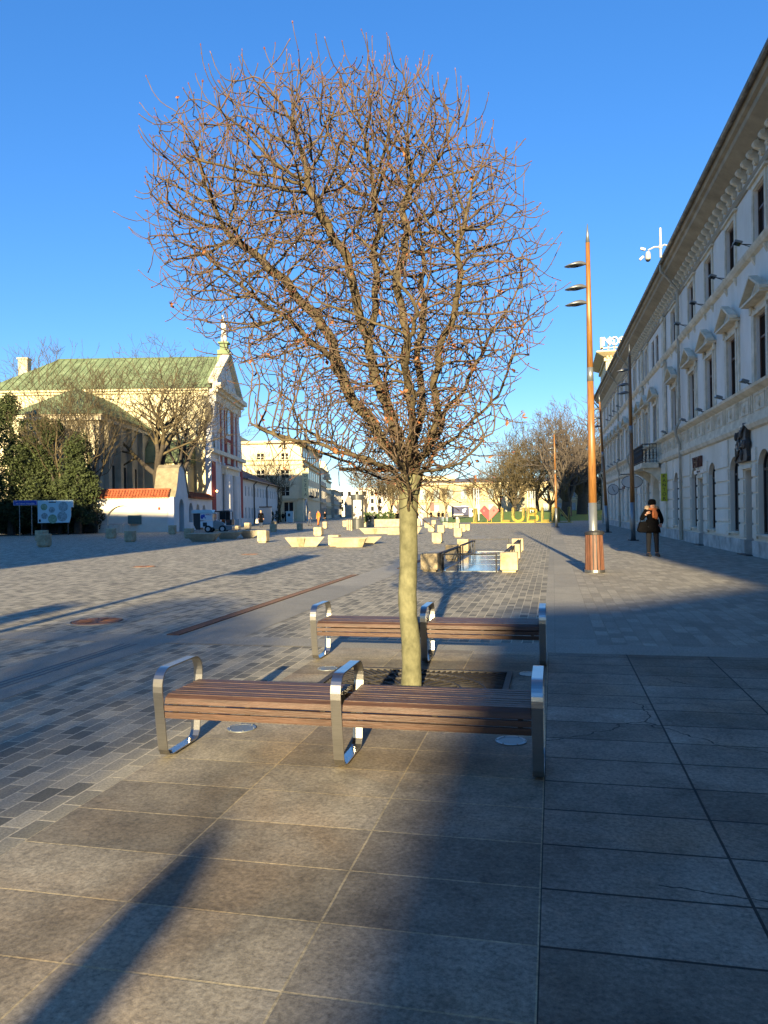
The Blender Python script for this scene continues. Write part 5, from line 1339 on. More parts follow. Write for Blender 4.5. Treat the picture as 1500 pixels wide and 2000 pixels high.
# side: windows, round portal, balconies
for z0 in (5.2, 8.4, 11.6):
    for i in range(8): MB().box(.001, .05, 2 + i * 4.4, 3.4 + i * 4.4, z0, z0 + 1.8).build('side_window', M_['glass'], po)
b = MB(RM); b.tube([(5 + 2.2 * math.cos(a * .3142), -.12, 1.9 + 2.2 * math.sin(a * .3142)) for a in range(21)], .18, 6); pr = b.build('round_portal_ring', M_['signwhite'], po)
b = MB(RM); b.prism([(5 + 2.1 * math.cos(a * .3142), 1.95 + 1.95 * math.sin(a * .3142)) for a in range(20)], -.1, -.005); b.build('round_screen', M_['glass'], pr)
b = MB()
for y0 in (9, 16): b.box(.06, 1.2, y0, y0 + 3, 4.7, 5.0); b.box(1.1, 1.18, y0, y0 + 3, 5.0, 6.0)
b.build('side_balcony', M_['dark'], po)
sg = empty('vertical_sign', Q(Lp + .1, Dp - 1.0), YAW, 'tall narrow vertical sign spelling POCZTA at the corner of the post office', 'sign')
z1, z0 = qz(595, 914, Dp), qz(595, 971, Dp)
MB().box(-.1, 1.15, -.15, .05, z0, z1).build('panel', mat('sign_pale_yellow', (.62, .55, .30), var=.05), sg)
for i, c_ in enumerate('POCZTA'): txt(c_, .72, M_['ink'], sg, Matrix.Translation((.52, -.16, z1 - .55 - i * (z1 - z0 - .2) / 6)) @ UP, .01)

# street row beyond the post office
M_['greyhouse'] = mat('grey_street_plaster', (.42, .38, .30), rough=.9, var=.2, scale=.7); M_['whitefar'] = mat('pale_street_plaster', (.66, .62, .52), rough=.9, var=.1, scale=.6)
def rowhouse(l, d, dl, w, zt_, m, label, nf=4, top=None):
    r = qroot('street_house', l, d, label, 'building'); Z = zt_
    b = MB(); b.box(-14, 0, 0, dl, 0, Z); b.build('wall', M_[m], r)
    b = MB()
    for k in range(1, nf + 1): b.box(.002, .35, 0.01, dl - .01, Z * k / nf - .35, Z * k / nf - .05); b.box(-14, .35, -.3, -.002, Z * k / nf - .35, Z * k / nf - .05)
    b.build('string_course', M_['creamtrim'], r)
    for k in range(nf):
        for i in range(int(dl / 4)): MB().box(.001, .06, 1.2 + i * 4, 2.6 + i * 4, Z * k / nf + .9, Z * k / nf + 2.7).build('window', M_['glass'], r)
        for i in range(3): MB().box(-2.4 - i * 4, -1.1 - i * 4, -.05, -.001, Z * k / nf + .9, Z * k / nf + 2.7).build('window', M_['glass'], r)
    if top:
        b = MB()
        for k in range(5): b.box(-6 + k * .35, 1.2 - k * .3, -.6 + k * .25, 5 - k * .25, Z + k * top / 5, Z + (k + .55) * top / 5); b.box(-5.8 + k * .35, .9 - k * .3, -.3 + k * .25, 4.8 - k * .25, Z + (k + .55) * top / 5, Z + (k + 1) * top / 5)
        b.build('stepped_tower', M_['cream'], r)
    return r
rowhouse((628 - 750) / FPX * 182, 182, 16, 14, qz(628, 912, 182), 'greyhouse', 'shaded grey house next to the post office with dark balconies', 3)
rowhouse((637 - 750) / FPX * 199, 199, 20, 14, qz(637, 935, 199), 'cream', 'cream house with a stepped banded tower beyond the grey house in the side street', 3, top=qz(637, 900, 199) - qz(637, 935, 199))
rowhouse((653 - 750) / FPX * 222, 222, 40, 14, qz(655, 955, 222), 'greyhouse', 'dark narrow house in the side street just before the white end house', 2)
r = qroot('street_house', (690 - 750) / FPX * 300, 300, 'pale far house closing the side street left of the advertising pillar', 'building')
zf = qz(680, 952, 300); MB().box(-9, 14, 0, 12, 0, zf).build('wall', M_['whitefar'], r)
for k in range(3):
    for i in range(7): MB().box(-8 + i * 3, -6.8 + i * 3, -.06, -.001, 2 + k * 3, 3.8 + k * 3).build('window', M_['glass'], r)
r = qroot('street_house', (700 - 750) / FPX * 250, 250, 'dark gabled low house behind the left edge of the advertising pillar', 'building')
MB().box(-4.5, 2, 0, 20, 0, qz(690, 985, 250)).build('wall', M_['greyhouse'], r)
MB().prism([(-4.8, qz(690, 985, 250) + .001), (-3.6, qz(690, 974, 250) + 1.2), (2, qz(690, 985, 250) + .001)], 0, 20).build('roof', M_['roof_zinc'], r)
# long palace closing the square
M_['palacecream'] = mat('palace_plaster', (.42, .35, .20), rough=.9, var=.15, scale=.8)
dP = 200.0; pl = qroot('palace', (758 - 750) / FPX * dP, dP, 'long cream palace with tall windows closing the square behind the truck', 'building')
xw = (1180 - 758) / FPX * dP; zt = qz(900, 942, dP); ops1 = [(2 + i * 3.6, 1.4, 1.2, 3.2, 0) for i in range(15)]; ops2 = [(2 + i * 3.6, 1.5, 4.6, 7.2, 0) for i in range(15)]
b = MB(); wall_band(b, 0, xw, 0, 4, ops1, .4); wall_band(b, 0, xw, 4, zt, [o for o in ops2], .4); b.box(0, xw, .41, 14, 0, zt); b.build('wall', M_['palacecream'], pl)
b = MB(); b.box(-.4, xw + .4, -.6, -.002, zt - .5, zt); b.box(-.2, xw + .2, -.3, -.002, 3.9, 4.15); b.box(4, 18, 2, 12, zt + .8, zt + 2.0); b.build('cornice', M_['creamtrim'], pl)
MB().prism([(-.7, zt + .001), (7, zt + 1.4), (14, zt + .001)], -.4, xw + .4, 'x').build('roof', M_['roof_zinc'], pl)
for c_, w, a, t_, r_ in ops1 + ops2: MB().box(c_ - w / 2, c_ + w / 2, .2, .25, a, t_).build('window', M_['mapblue'], pl)
MB().box((840 - 758) / FPX * dP, (848 - 758) / FPX * dP, -.12, -.001, qz(842, 997, dP), qz(842, 977, dP)).build('banner', M_['signred'], pl)

# advertising pillar
M_['pillar'] = mat('pillar_grey_paint', (.05, .055, .055), rough=.35, var=.1)
g = G(699, 1033); dd = depth(g); k = dd / FPX; s = empty('advertising_pillar', g, YAW, 'dark cylindrical advertising pillar with a lit black and white poster', 'pillar')
hp = zat(g, 966); rp = 12.6 * k
MB().lathe([(rp * .98, 0), (rp * .98, hp * .27), (rp, hp * .28), (rp, hp * .30), (rp * .93, hp * .31), (rp * .93, hp * .86), (rp * 1.02, hp * .87), (rp * 1.02, hp)], 28).build('body', M_['pillar'], s, smooth=False)
pm, n_, l_, b_ = newmat('poster'); tc = n_.new('ShaderNodeTexCoord'); nz = n_.new('ShaderNodeTexNoise'); nz.inputs['Scale'].default_value = 3.5; nz.inputs['Detail'].default_value = 3
cr = n_.new('ShaderNodeValToRGB'); cr.color_ramp.elements[0].position = .42; cr.color_ramp.elements[1].position = .55; cr.color_ramp.elements[0].color = (.06, .05, .045, 1); cr.color_ramp.elements[1].color = (.8, .78, .72, 1)
l_.new(tc.outputs['Object'], nz.inputs[0]); l_.new(nz.outputs['Fac'], cr.inputs[0]); l_.new(cr.outputs[0], b_.inputs['Base Color'])
def curved(r, a0, a1, z0, z1, m, nm, par):
    b = MB(); N_ = 12; vs = []
    for i in range(N_ + 1):
        a = R_(a0 + (a1 - a0) * i / N_); vs += [(r * math.cos(a), r * math.sin(a), z0), (r * math.cos(a), r * math.sin(a), z1)]
    return b.add(vs, [(2 * i, 2 * i + 2, 2 * i + 3, 2 * i + 1) for i in range(N_)]).build(nm, m, par)
curved(rp * .955, -132, -48, hp * .31, hp * .70, pm, 'poster', s); curved(rp * .955, -132, -48, hp * .70, hp * .84, M_['signwhite'], 'poster_top', s)
curved(rp * .965, -136, -132, hp * .30, hp * .86, M_['dark'], 'poster_frame', s); curved(rp * .965, -48, -44, hp * .30, hp * .86, M_['dark'], 'poster_frame', s)
# white stele by the monastery and post box
s = empty('info_stele', Q((470 - 750) / FPX * 110, 110), YAW, 'white rectangular info stele before the monastery wall', 'info board')
s.location = Q((469 + 50 - 750) / FPX * 108, 108); MB().box(-.8, .8, -.2, .2, .1, 2.4).build('panel', M_['signwhite'], s); MB().box(-.9, .9, -.25, .25, 2.4, 2.55).build('top', M_['dark'], s)
s = empty('parcel_kiosk', Q((566 - 750) / FPX * 130, 130), YAW, 'pale blue kiosk with dark pictograms in front of the post office door', 'kiosk')
MB().box(-.6, .6, -.3, .3, 0, 1.9).build('cabinet', M_['board'], s); MB().box(-.3, .1, -.32, -.301, 1.0, 1.5).build('pictogram', M_['ink'], s)
for k, (xx, h_) in enumerate(((527, 1.6), (538, 1.7))):
    p = Q((xx + 4 - 750) / FPX * 118, 118); s = empty('clipped_shrub', p, 0, ('dark narrow potted shrub at the end of the monastery wall', 'second dark narrow potted shrub at the monastery corner')[k], 'shrub')
    rg = np.random.default_rng(40 + k); v, f = leafy_mass(rg, [(0, 0, .35 + h_ * .45, .4, .4, h_ * .5)], 500, .1); mesh_obj('foliage', v, f, mat('shrub_leaf', (.02, .04, .015)), s, False); MB().cyl((0, 0), .3, 0, .35, 12).build('pot', M_['dark'], s)
# low dark kerb, bollards, hedge near pillar
for k, xx in enumerate((678, 682, 686)):
    p = Q((xx - 750) / FPX * (66 - k * 1.5), 66 - k * 1.5); s = empty('bollard', p, YAW, ('leftmost thin bollard beside the advertising pillar', 'middle thin bollard beside the advertising pillar', 'rightmost thin bollard touching the advertising pillar')[k], 'bollard', 'thin bollards by the pillar')
    MB().lathe([(.07, 0), (.07, .8), (.05, .86), (.01, .88)], 10).build('post', M_['stone'], s)
M_['hedge'] = mat('hedge_leaf', (.045, .085, .02), rough=.9, var=.5, scale=3)
s = empty('hedge', Q((735 - 750) / FPX * 78, 78), YAW, 'low green clipped hedge to the right of the advertising pillar', 'hedge')
rg = np.random.default_rng(5); v, f = leafy_mass(rg, [(x_, 0, .8, .8, .6, .75) for x_ in (-1.2, -.4, .4, 1.2)], 3200, .09); mesh_obj('foliage', v, f, M_['hedge'], s, False); MB().box(-1.8, 1.9, -.4, .4, 0, .5).build('planter', M_['stone'], s)
s = empty('planter_box', Q((758 - 750) / FPX * 76, 76), YAW, 'long low sandstone planter wall behind the young tree and the hedge', 'planter')
MB().box(-1.7, 3.2, 0, .8, 0, .78).build('stone_box', M_['stone'], s, bevel=.03); MB().box(-1.6, 3.1, .08, .72, .781, .80).build('soil', M_['hedge'], s)
# ---------------- vegetation ----------------
M_['dkbark'] = mat('dark_tree_bark', (.055, .045, .035), rough=.95, var=.4, scale=4); M_['goldbark'] = mat('sunlit_tone_bark', (.07, .054, .028), rough=.95, var=.45, scale=2, col2=(.135, .105, .052))  # the golden bark carries a sunlit tone in its colour
M_['greybark'] = mat('grey_twigs', (.10, .08, .062), rough=.95, var=.35, scale=2)
def leafmat(nm, c, v=.5):
    return mat(nm, c, rough=.75, var=v, scale=2.0, col2=tuple(min(1, x * 1.7) for x in c))
M_['ivy'] = leafmat('ivy_leaf', (.032, .046, .010)); M_['ivydk'] = leafmat('dark_hedge_leaf', (.018, .028, .008))
def ivy_tree(xpx, d, hpx_top, hwpx, seed, label, n=9000):
    k = d / FPX; p = Q((xpx - 750) * k, d); H = qz(xpx, hpx_top, d); hw = hwpx * k
    r = empty('ivy_tree', p, YAW, label, 'tree', 'dark ivy covered trees before the church')
    rg = np.random.default_rng(seed); bl = []
    for i in range(40):
        z = rg.uniform(.9, H * .93); w = hw * (1.05 - .5 * max(0, z / H - .5) / .5)
        a = rg.uniform(0, 6.28); rr = rg.uniform(.1, .75) * w; bl.append((rr * math.cos(a), rr * math.sin(a) * .7, z, w * rg.uniform(.25, .45), w * rg.uniform(.25, .45), rg.uniform(.5, 1.3)))
    bl.append((0, 0, H * .93, hw * .22, hw * .22, H * .09))
    v, f = leafy_mass(rg, bl, n, .13); mesh_obj('crown', v, f, M_['ivy'], r, False)
    MB().tube([(0, 0, 0), (.1, 0, H * .4), (0, .1, H * .8)], [.35, .28, .1], 8).build('trunk', M_['dkbark'], r)
    return r
ivy_tree(22, 66, 772, 64, 1, 'big dark ivy tree at the left edge, behind the blue street sign', 20000)
ivy_tree(88, 67, 815, 58, 2, 'dark ivy tree behind the map board, left of the annex wall', 16000)
ivy_tree(152, 66, 845, 46, 3, 'ivy tree standing right of the map board in front of the annex', 14000)
ivy_tree(-45, 62, 790, 45, 4, 'dark ivy tree partly outside the left edge of the photo', 7000)
# hedge under them
s = empty('dark_hedge', Q((80 - 750) / FPX * 67, 67.5), YAW, 'dark shaded hedge running under the ivy trees behind the signs', 'hedge')
rg = np.random.default_rng(8); v, f = leafy_mass(rg, [(x_, 0, 1.5, 1.2, .9, 1.6) for x_ in np.arange(-9, 5.0, 1.1)], 16000, .12); mesh_obj('foliage', v, f, M_['ivydk'], s, False)
MB().box(-9.5, 4.8, -.35, .35, .1, 2.2).build('stems', M_['dkbark'], s)
tag(MB().add([tuple(Q(a, b_, .006)) for a, b_ in ((-48, 62.5), (-27.6, 62.5), (-27.6, 68), (-48, 68))], [(0, 1, 2, 3)]).build('hedge_bed', mat('dark_grass', (.02, .03, .012), scale=8)), kind='structure')
def tree_at(name, x, ybase, ytop, seed, label, mats, d=None, group=None, **kw):
    g = Q((x - 750) / FPX * d, d) if d else G(x, ybase); dd = d or depth(g); H = qz(x, ytop, dd) + .6
    return bare_tree(name, g, seed, label, mats, group, rz=seed * 1.3, height=H, **kw)
GB = (M_['dkbark'], M_['goldbark'])
tree_at('old_tree', 318, 0, 664, 21, 'big bare old tree with a leaning trunk behind the curved gate gable', GB, d=74, spread=1.0, nlimb=6, trunk_h=.33, trunk_r=.46, levels=5, tipr=.014, upw=.05)
tree_at('old_tree', 345, 0, 690, 22, 'second bare tree close to the church front, right of the leaning one', (M_['dkbark'], M_['dkbark']), d=76, spread=.8, nlimb=5, trunk_h=.38, trunk_r=.36, levels=5, tipr=.014, upw=.06)
tree_at('slender_tree', 118, 0, 668, 23, 'slender bare tree with fine twigs rising before the annex roof, left one', GB, d=67, spread=.5, nlimb=7, trunk_h=.25, trunk_r=.2, levels=5, tipr=.012, upw=.16)
tree_at('slender_tree', 172, 0, 690, 24, 'slender bare tree with fine twigs in front of the church roof, right one', GB, d=68, spread=.5, nlimb=6, trunk_h=.25, trunk_r=.2, levels=4, tipr=.012, upw=.16)
tree_at('slender_tree', 8, 0, 700, 25, 'thin bare tree at the extreme left above the church chimney', GB, d=100, spread=.8, nlimb=6, trunk_h=.3, trunk_r=.25, levels=4, tipr=.03, upw=.1)
tree_at('street_tree', 518, 0, 880, 26, 'pale bare tree in front of the post office wall, left one', (M_['goldbark'], M_['goldbark']), d=136, spread=.8, nlimb=7, trunk_h=.2, trunk_r=.2, levels=4, tipr=.02, upw=.12)
tree_at('street_tree', 548, 0, 905, 27, 'pale bare tree in front of the post office wall, right one', (M_['goldbark'], M_['goldbark']), d=134, spread=.7, nlimb=6, trunk_h=.2, trunk_r=.18, levels=4, tipr=.02, upw=.12)
SM = dict(spread=.6, nlimb=6, trunk_h=.28, trunk_r=.13, levels=4, tipr=.022, upw=.16)
for i, (x, d, yt) in enumerate(((716, 95, 900), (740, 104, 915), (764, 112, 925), (778, 100, 918))):
    tree_at('street_tree', x, 0, yt, 30 + i, ('small bare tree just right of the advertising pillar', 'second small bare tree right of the advertising pillar', 'small far bare tree left of the young tree trunk', 'small bare tree touching the left side of the young tree trunk')[i], (M_['greybark'], M_['goldbark']), d=d, group='small bare trees by the hedge', **SM)
for i, (x, d, yt) in enumerate(((870, 150, 945), (835, 160, 955), (925, 140, 938))):
    tree_at('street_tree', x, 0, yt, 36 + i, ('small bare tree left of the navy truck before the palace', 'tiny bare tree before the palace, left of the walking group', 'bare tree behind the letter I of the sign')[i], (M_['goldbark'], M_['goldbark']), d=d, group='small bare trees before the palace', **dict(SM, spread=.9))
# park trees at the right
PK = 'large bare park trees behind the letters'
tree_at('park_tree', 1003, 0, 858, 41, 'wide bare tree right behind the heart of the letter sign', (M_['dkbark'], M_['goldbark']), d=118, group=PK, spread=1.1, nlimb=9, trunk_h=.2, trunk_r=.38, levels=5, tipr=.024, upw=.05)
tree_at('park_tree', 1050, 0, 805, 42, 'bare park tree with a dense brown crown left of the distant orange lamp', (M_['dkbark'], M_['goldbark']), d=124, group=PK, spread=.9, nlimb=8, trunk_h=.2, trunk_r=.4, levels=5, tipr=.026, upw=.07)
tree_at('park_tree', 1106, 0, 800, 43, 'big bare park tree with a thick dark trunk right of the distant orange lamp', (M_['dkbark'], M_['greybark']), d=104, group=PK, spread=.9, nlimb=8, trunk_h=.2, trunk_r=.75, levels=5, tipr=.022, upw=.08)
tree_at('park_tree', 1136, 0, 762, 44, 'tallest bare park tree with a thick dark trunk left of the nearest lamp', (M_['dkbark'], M_['greybark']), d=108, group=PK, spread=.8, nlimb=9, trunk_h=.22, trunk_r=.85, levels=5, tipr=.022, upw=.08)
tree_at('park_tree', 1176, 0, 850, 45, 'yellowish bare tree seen between the nearest lamp and the white row', (M_['goldbark'], M_['goldbark']), d=132, group=PK, spread=.7, nlimb=7, trunk_h=.3, trunk_r=.35, levels=5, tipr=.024, upw=.1)
tree_at('park_tree', 975, 0, 885, 46, 'low bare tree at the left end of the park behind the sign', (M_['goldbark'], M_['goldbark']), d=140, group=PK, spread=1.0, nlimb=8, trunk_h=.2, trunk_r=.3, levels=5, tipr=.026, upw=.07)
tree_at('park_tree', 1075, 0, 860, 47, 'brown bare tree low behind the distant orange lamp', (M_['goldbark'], M_['goldbark']), d=150, group=PK, spread=1.0, nlimb=8, trunk_h=.15, trunk_r=.3, levels=5, tipr=.03, upw=.06)
tree_at('park_tree', 1160, 0, 870, 48, 'brown bare tree far behind the tallest park tree', (M_['goldbark'], M_['goldbark']), d=160, group=PK, spread=1.0, nlimb=8, trunk_h=.15, trunk_r=.3, levels=5, tipr=.03, upw=.06)
# grass bank behind the letters
M_['grass'] = mat('lawn', (.10, .20, .02), rough=.95, var=.5, scale=3, col2=(.16, .27, .04), bump=.4, bscale=20)
bm_ = MB(); nx, ny = 30, 12; vs = []
for j in range(ny + 1):
    for i in range(nx + 1):
        u, v = i / nx, j / ny; l = -2.0 + (u) * 48 ; dpt = 97 + v * 55
        h = 1.25 * math.sin(min(1, v * 2.2) * math.pi / 2) * min(1, u * 4) ** 1.3 * (1 + .05 * math.sin(u * 20 + v * 7))
        l0 = (860 + (1150 - 860) * 0 - 750) / FPX * dpt
        vs.append(tuple(Q(l0 + u * 42, dpt, .01 + h)))
bm_.add(vs, [(j * (nx + 1) + i, j * (nx + 1) + i + 1, (j + 1) * (nx + 1) + i + 1, (j + 1) * (nx + 1) + i) for j in range(ny) for i in range(nx)])
tag(bm_.build('grass_bank', M_['grass'], smooth=True), kind='structure')
# distant tree line so the horizon closes
for i in range(7):
    l = -60 + i * 50; r = None
for i, (l, d, H) in enumerate(((52, 190, 9), (66, 200, 10), (-95, 170, 11), (-120, 190, 10))):
    rg = np.random.default_rng(60 + i); bare_tree('park_tree', Q(l, d), 60 + i, ('far bare tree beyond the end of the white row, nearer one', 'far bare tree beyond the end of the white row, farther one', 'far bare tree behind the church, nearer one', 'far bare tree behind the church, farther one')[i], (M_['goldbark'], M_['goldbark']), None, height=H, spread=1, nlimb=8, trunk_h=.2, trunk_r=.3, levels=4, tipr=.05, upw=.06)
# monument among the trees
s = empty('monument', Q((1002 - 750) / FPX * 128, 128, 1.2), YAW, 'dark equestrian monument on a stone plinth among the bare trees', 'monument')
MB().box(-1.6, 1.6, -2.2, 2.2, 0, 2.4).build('plinth', M_['greyhouse'], s)
b = MB(); b.ball((0, 0, 4.3), (.75, 1.5, .8), 12, 8); b.tube([(0, -1.2, 4.6), (0, -1.9, 5.6), (0, -2.3, 5.9), (0, -2.9, 5.5)], [.5, .35, .3, .15], 8)
for sx in (-.35, .35):
    for sy, k_ in ((-1.1, 0), (1.1, .1)): b.tube([(sx, sy, 4.2), (sx, sy + k_, 3.4), (sx, sy, 2.41)], [.26, .16, .1], 6)
b.tube([(0, 1.3, 4.6), (0, 1.8, 4.2), (0, 1.9, 3.3)], [.12, .16, .05], 6); b.tube([(0, 0, 4.9), (0, .05, 5.9), (0, 0, 6.4)], [.35, .42, .2], 8); b.ball((0, 0, 6.65), (.2, .24, .27), 8, 6)
for sx in (-1, 1): b.tube([(sx * .3, 0, 4.95), (sx * .75, -.2, 4.3), (sx * .75, -.1, 3.6)], [.2, .16, .1], 6); b.tube([(sx * .35, 0, 6.1), (sx * .55, -.3, 5.6), (sx * .2, -.8, 5.5)], [.13, .11, .07], 6)
b.build('rider_and_horse', M_['iron'], s, smooth=True)
for i, (x, d) in enumerate(((926, 100), (931, 101), (935, 102), (1031, 112), (1036, 113), (1041, 114), (1045, 115))):
    s = empty('flagpole', Q((x - 750) / FPX * d, d), YAW, ('white flagpole left of the letter I', 'second white flagpole left of the letter I', 'third white flagpole right above the letter I', 'first thin flagpole above the letter U', 'second thin flagpole above the letter U', 'third thin flagpole above the letter B', 'fourth thin flagpole above the letter B')[i], 'flagpole', 'thin white flagpoles among the trees')
    H = qz(x, 955 if i < 3 else 960, d); MB().tube([(0, 0, 0), (0, 0, H)], [.07, .045], 8).build('pole', M_['signwhite'], s); MB().ball((0, 0, H + .06), .09, 8, 6).build('finial', M_['signwhite'], s)
# ---------------- letter sign I heart LUBLIN ----------------
M_['gold'] = mat('gold_wire', (.42, .31, .06), rough=.4, var=.15, metal=.2); M_['goldnet'] = mat('gold_mesh', (.12, .11, .03), rough=.6, var=.2); M_['heart'] = mat('heart_pink', (.66, .05, .055), rough=.6, var=.1); M_['heart2'] = mat('heart_pale_pink', (.62, .13, .11), rough=.6, var=.1)
pL, pR = G(925, 1022), G(1075, 1021); dv = (pR - pL); ang = math.atan2(dv.y, dv.x)
zl = zat(pL, 993.5)
ls = empty('letter_sign', pL, ang, 'row of golden wire letters reading I heart LUBLIN on the grass edge', 'letter sign')
def xat(px):   # pixel column -> distance along the sign
    d = ray(px, 1021); n = Vector((-dv.y, dv.x, 0)); t = n.dot(pL) / n.dot(d); P_ = d * t; return (Vector((P_.x, P_.y, 0)) - Vector((pL.x, pL.y, 0))).dot(dv.normalized())
def letter(ch, x0, x1):
    W_ = x1 - x0; z0, z1 = .12, zl; cu = bpy.data.curves.new('t', 'FONT'); cu.body = ch; cu.size = 1; cu.extrude = 0; cu.bevel_depth = 0
    o = txt(ch, 1.0, M_['goldnet'], ls, Matrix.Identity(4), .12, 'letter')
    xs = [v.co.x for v in o.data.vertices]; ys = [v.co.y for v in o.data.vertices]
    sx = W_ / (max(xs) - min(xs)); sy = (z1 - z0) / (max(ys) - min(ys))
    T = Matrix.Translation((x0, 0, z0)) @ UP @ Matrix.Diagonal((sx, sy, 1, 1)) @ Matrix.Translation((-min(xs), -min(ys), 0))
    bm = bmesh.new(); bm.from_mesh(o.data); bm.transform(T)
    # outline tubes along the front boundary
    b = MB()
    for e in bm.edges:
        a, c = e.verts[0].co, e.verts[1].co
        if a.y < -.1 and c.y < -.1 and any(abs(f.normal.y) < .5 for f in e.link_faces): b.tube([a + Vector((0, -.01, 0)), c + Vector((0, -.01, 0))], .03, 5)
    bm.to_mesh(o.data); bm.free()
    b.build('tube_outline', M_['gold'], o)
P6 = [('I', 925.5, 932), ('L', 979.5, 996), ('U', 1001, 1025), ('B', 1030, 1053), ('L', 1058, 1073), ('I', 1079, 1084), ('N', 1090, 1114)]
for ch, a, c in P6: letter(ch, xat(a), xat(c))
hx = xat(956); hw = (xat(975) - xat(937)) / 2; zc0 = .28; 
b = MB(); b.prism([(hx, zc0), (hx + hw, zc0 + hw * .98), (hx + hw * .5, zc0 + hw * 1.48), (hx, zc0 + hw * .98)], -.12, .12); b.build('heart_half', M_['heart2'], ls)
b = MB(); b.prism([(hx, zc0), (hx, zc0 + hw * .98), (hx - hw * .5, zc0 + hw * 1.48), (hx - hw, zc0 + hw * .98)], -.121, .121); b.build('heart_half', M_['heart'], ls)
for sx in (-.5, .5): e = [(hx + sx * hw + .12 * math.cos(a * .524), zc0 + hw * .98 + .14 * math.sin(a * .524)) for a in range(12)]; MB().prism(e, -.135, -.1215).build('heart_dot', M_['heart2'] if sx < 0 else M_['heart'], ls)
b = MB(); b.box(-.2, xat(1118), -.35, .35, .01, .10); 
for xx in (hx - .25, hx + .25): b.tube([(xx, 0, .1), (xx, 0, .9)], .04, 6)
b.build('base_frame', M_['gold'], ls)

# ---------------- navy truck ----------------
M_['navy'] = mat('truck_navy', (.012, .016, .07), rough=.4, var=.1); M_['twhite'] = mat('vehicle_white', (.62, .63, .64), rough=.35, var=.06); M_['tyre'] = mat('tyre_rubber', (.018, .018, .018), rough=.9, var=.2); M_['rim'] = mat('wheel_rim', (.45, .45, .45), rough=.4, metal=.5, var=.1)
def wheel(par, x, y, r, w=.22):
    b = MB(); b.tube([(x, y - w / 2, r), (x, y + w / 2, r)], r, 20); t = b.build('wheel', M_['tyre'], par)
    b = MB(); b.tube([(x, y - w / 2 - .02, r), (x, y + w / 2 + .02, r)], [r * .55, r * .55], 14); rr = b.build('rim', M_['rim'], t)
    return t
dT = 120.0; pT = Q((886 - 750) / FPX * dT, dT); tr_ = empty('box_truck', pT, YAW + R_(4), 'navy box truck with a white cab parked before the palace, left of the sign', 'truck')
sc_ = dT / FPX; zb = 1.0; z1 = qz(890, 988, dT); Lb = 30 * sc_
z_ = z1
MB().box(0, Lb, 0, 2.1, .78, z_).build('cargo_box', M_['navy'], tr_, bevel=.03)
b = MB(); b.box(0, Lb * .62, -.012, -.001, .80, 1.0); b.box(.0, Lb, -.012, -.001, z_ - .08, z_); b.build('white_stripe', M_['twhite'], tr_)
b = MB(); b.ball((Lb * .68, -.01, 1.5), (.28, .02, .32), 8, 6); b.ball((Lb * .78, -.01, 1.75), (.15, .02, .16), 8, 6); b.build('side_emblem', M_['board'], tr_)
b = MB(); b.prism([(Lb + .05, .5), (Lb + 1.35, .5), (Lb + 1.4, 1.1), (Lb + 1.15, 1.75), (Lb + .05, 1.85)], .1, 1.9); b.build('cab', M_['twhite'], tr_, bevel=.05)
MB().prism([(Lb + .5, 1.15), (Lb + 1.28, 1.15), (Lb + 1.08, 1.65), (Lb + .5, 1.65)], .09, .099).build('cab_window', M_['glass'], tr_)
MB().box(-.05, Lb + 1.3, .3, 1.8, .5, .77).build('chassis', M_['dark'], tr_)
for x in (.55, Lb + .8):
    for y in (.15, 1.85): wheel(tr_, x, y, .36)
# ---------------- street sweeper ----------------
dS = 63.5; pS = Q((413 - 750) / FPX * dS, dS); sw_ = empty('street_sweeper', pS, YAW, 'small white and black street sweeper with an orange clad driver before the church', 'street sweeper')
k = dS / FPX
def X(px): return (px - 413) * k
def Zs(py): return (1034 - py) * k
M_['orange'] = mat('work_orange', (.75, .16, .02), rough=.7, var=.15)
MB().prism([(X(391), Zs(1024)), (X(391), Zs(1011.5)), (X(416), Zs(1011.5)), (X(416), Zs(1024))], -.02, 1.25).build('rear_body', M_['twhite'], sw_, bevel=.02)
MB().prism([(X(391), Zs(1010)), (X(391), Zs(996)), (X(415), Zs(996)), (X(415), Zs(1010))], 0, 1.22).build('hopper', M_['twhite'], sw_, bevel=.02)
MB().prism([(X(373.5), Zs(996)), (X(374), Zs(991)), (X(380), Zs(989.5)), (X(413), Zs(989.5)), (X(417), Zs(997.5)), (X(414), Zs(995.9))], -.05, 1.28).build('hopper_lid', M_['board'], sw_, bevel=.03)
MB().prism([(X(377), Zs(996.2)), (X(390.5), Zs(996.2)), (X(390.5), Zs(1028)), (X(382), Zs(1028)), (X(377.5), Zs(1018))], .02, 1.2).build('rear_suction_box', M_['dark'], sw_)
b = MB(); b.ball((X(394.5), -.01, Zs(1003)), (.12, .02, .2), 8, 6); b.ball((X(398), -.01, Zs(1001)), (.1, .02, .13), 8, 6); b.tube([(X(399), -.015, Zs(1002)), (X(401), -.015, Zs(1006)), (X(402), -.015, Zs(1004.5))], .03, 5); b.build('blue_animal_emblem', M_['blue'], sw_)
txt('HAKO', .17, M_['churchred'], sw_, Matrix.Translation((X(407), -.02, Zs(999))) @ UP, .004)
MB().box(X(396), X(404), -.03, -.021, Zs(1022), Zs(1014)).build('grille', M_['dark'], sw_)
MB().prism([(X(416.5), Zs(1026)), (X(416.5), Zs(1011)), (X(422), Zs(1010.5)), (X(434), Zs(1014)), (X(438), Zs(1020)), (X(453), Zs(1022)), (X(453), Zs(1029)), (X(436), Zs(1031))], .0, 1.24).build('front_body', M_['lamp_steel'], sw_, bevel=.03)
b = MB(); b.prism([(X(419), Zs(992)), (X(447), Zs(991)), (X(450), Zs(994)), (X(419), Zs(994))], -.02, 1.25)
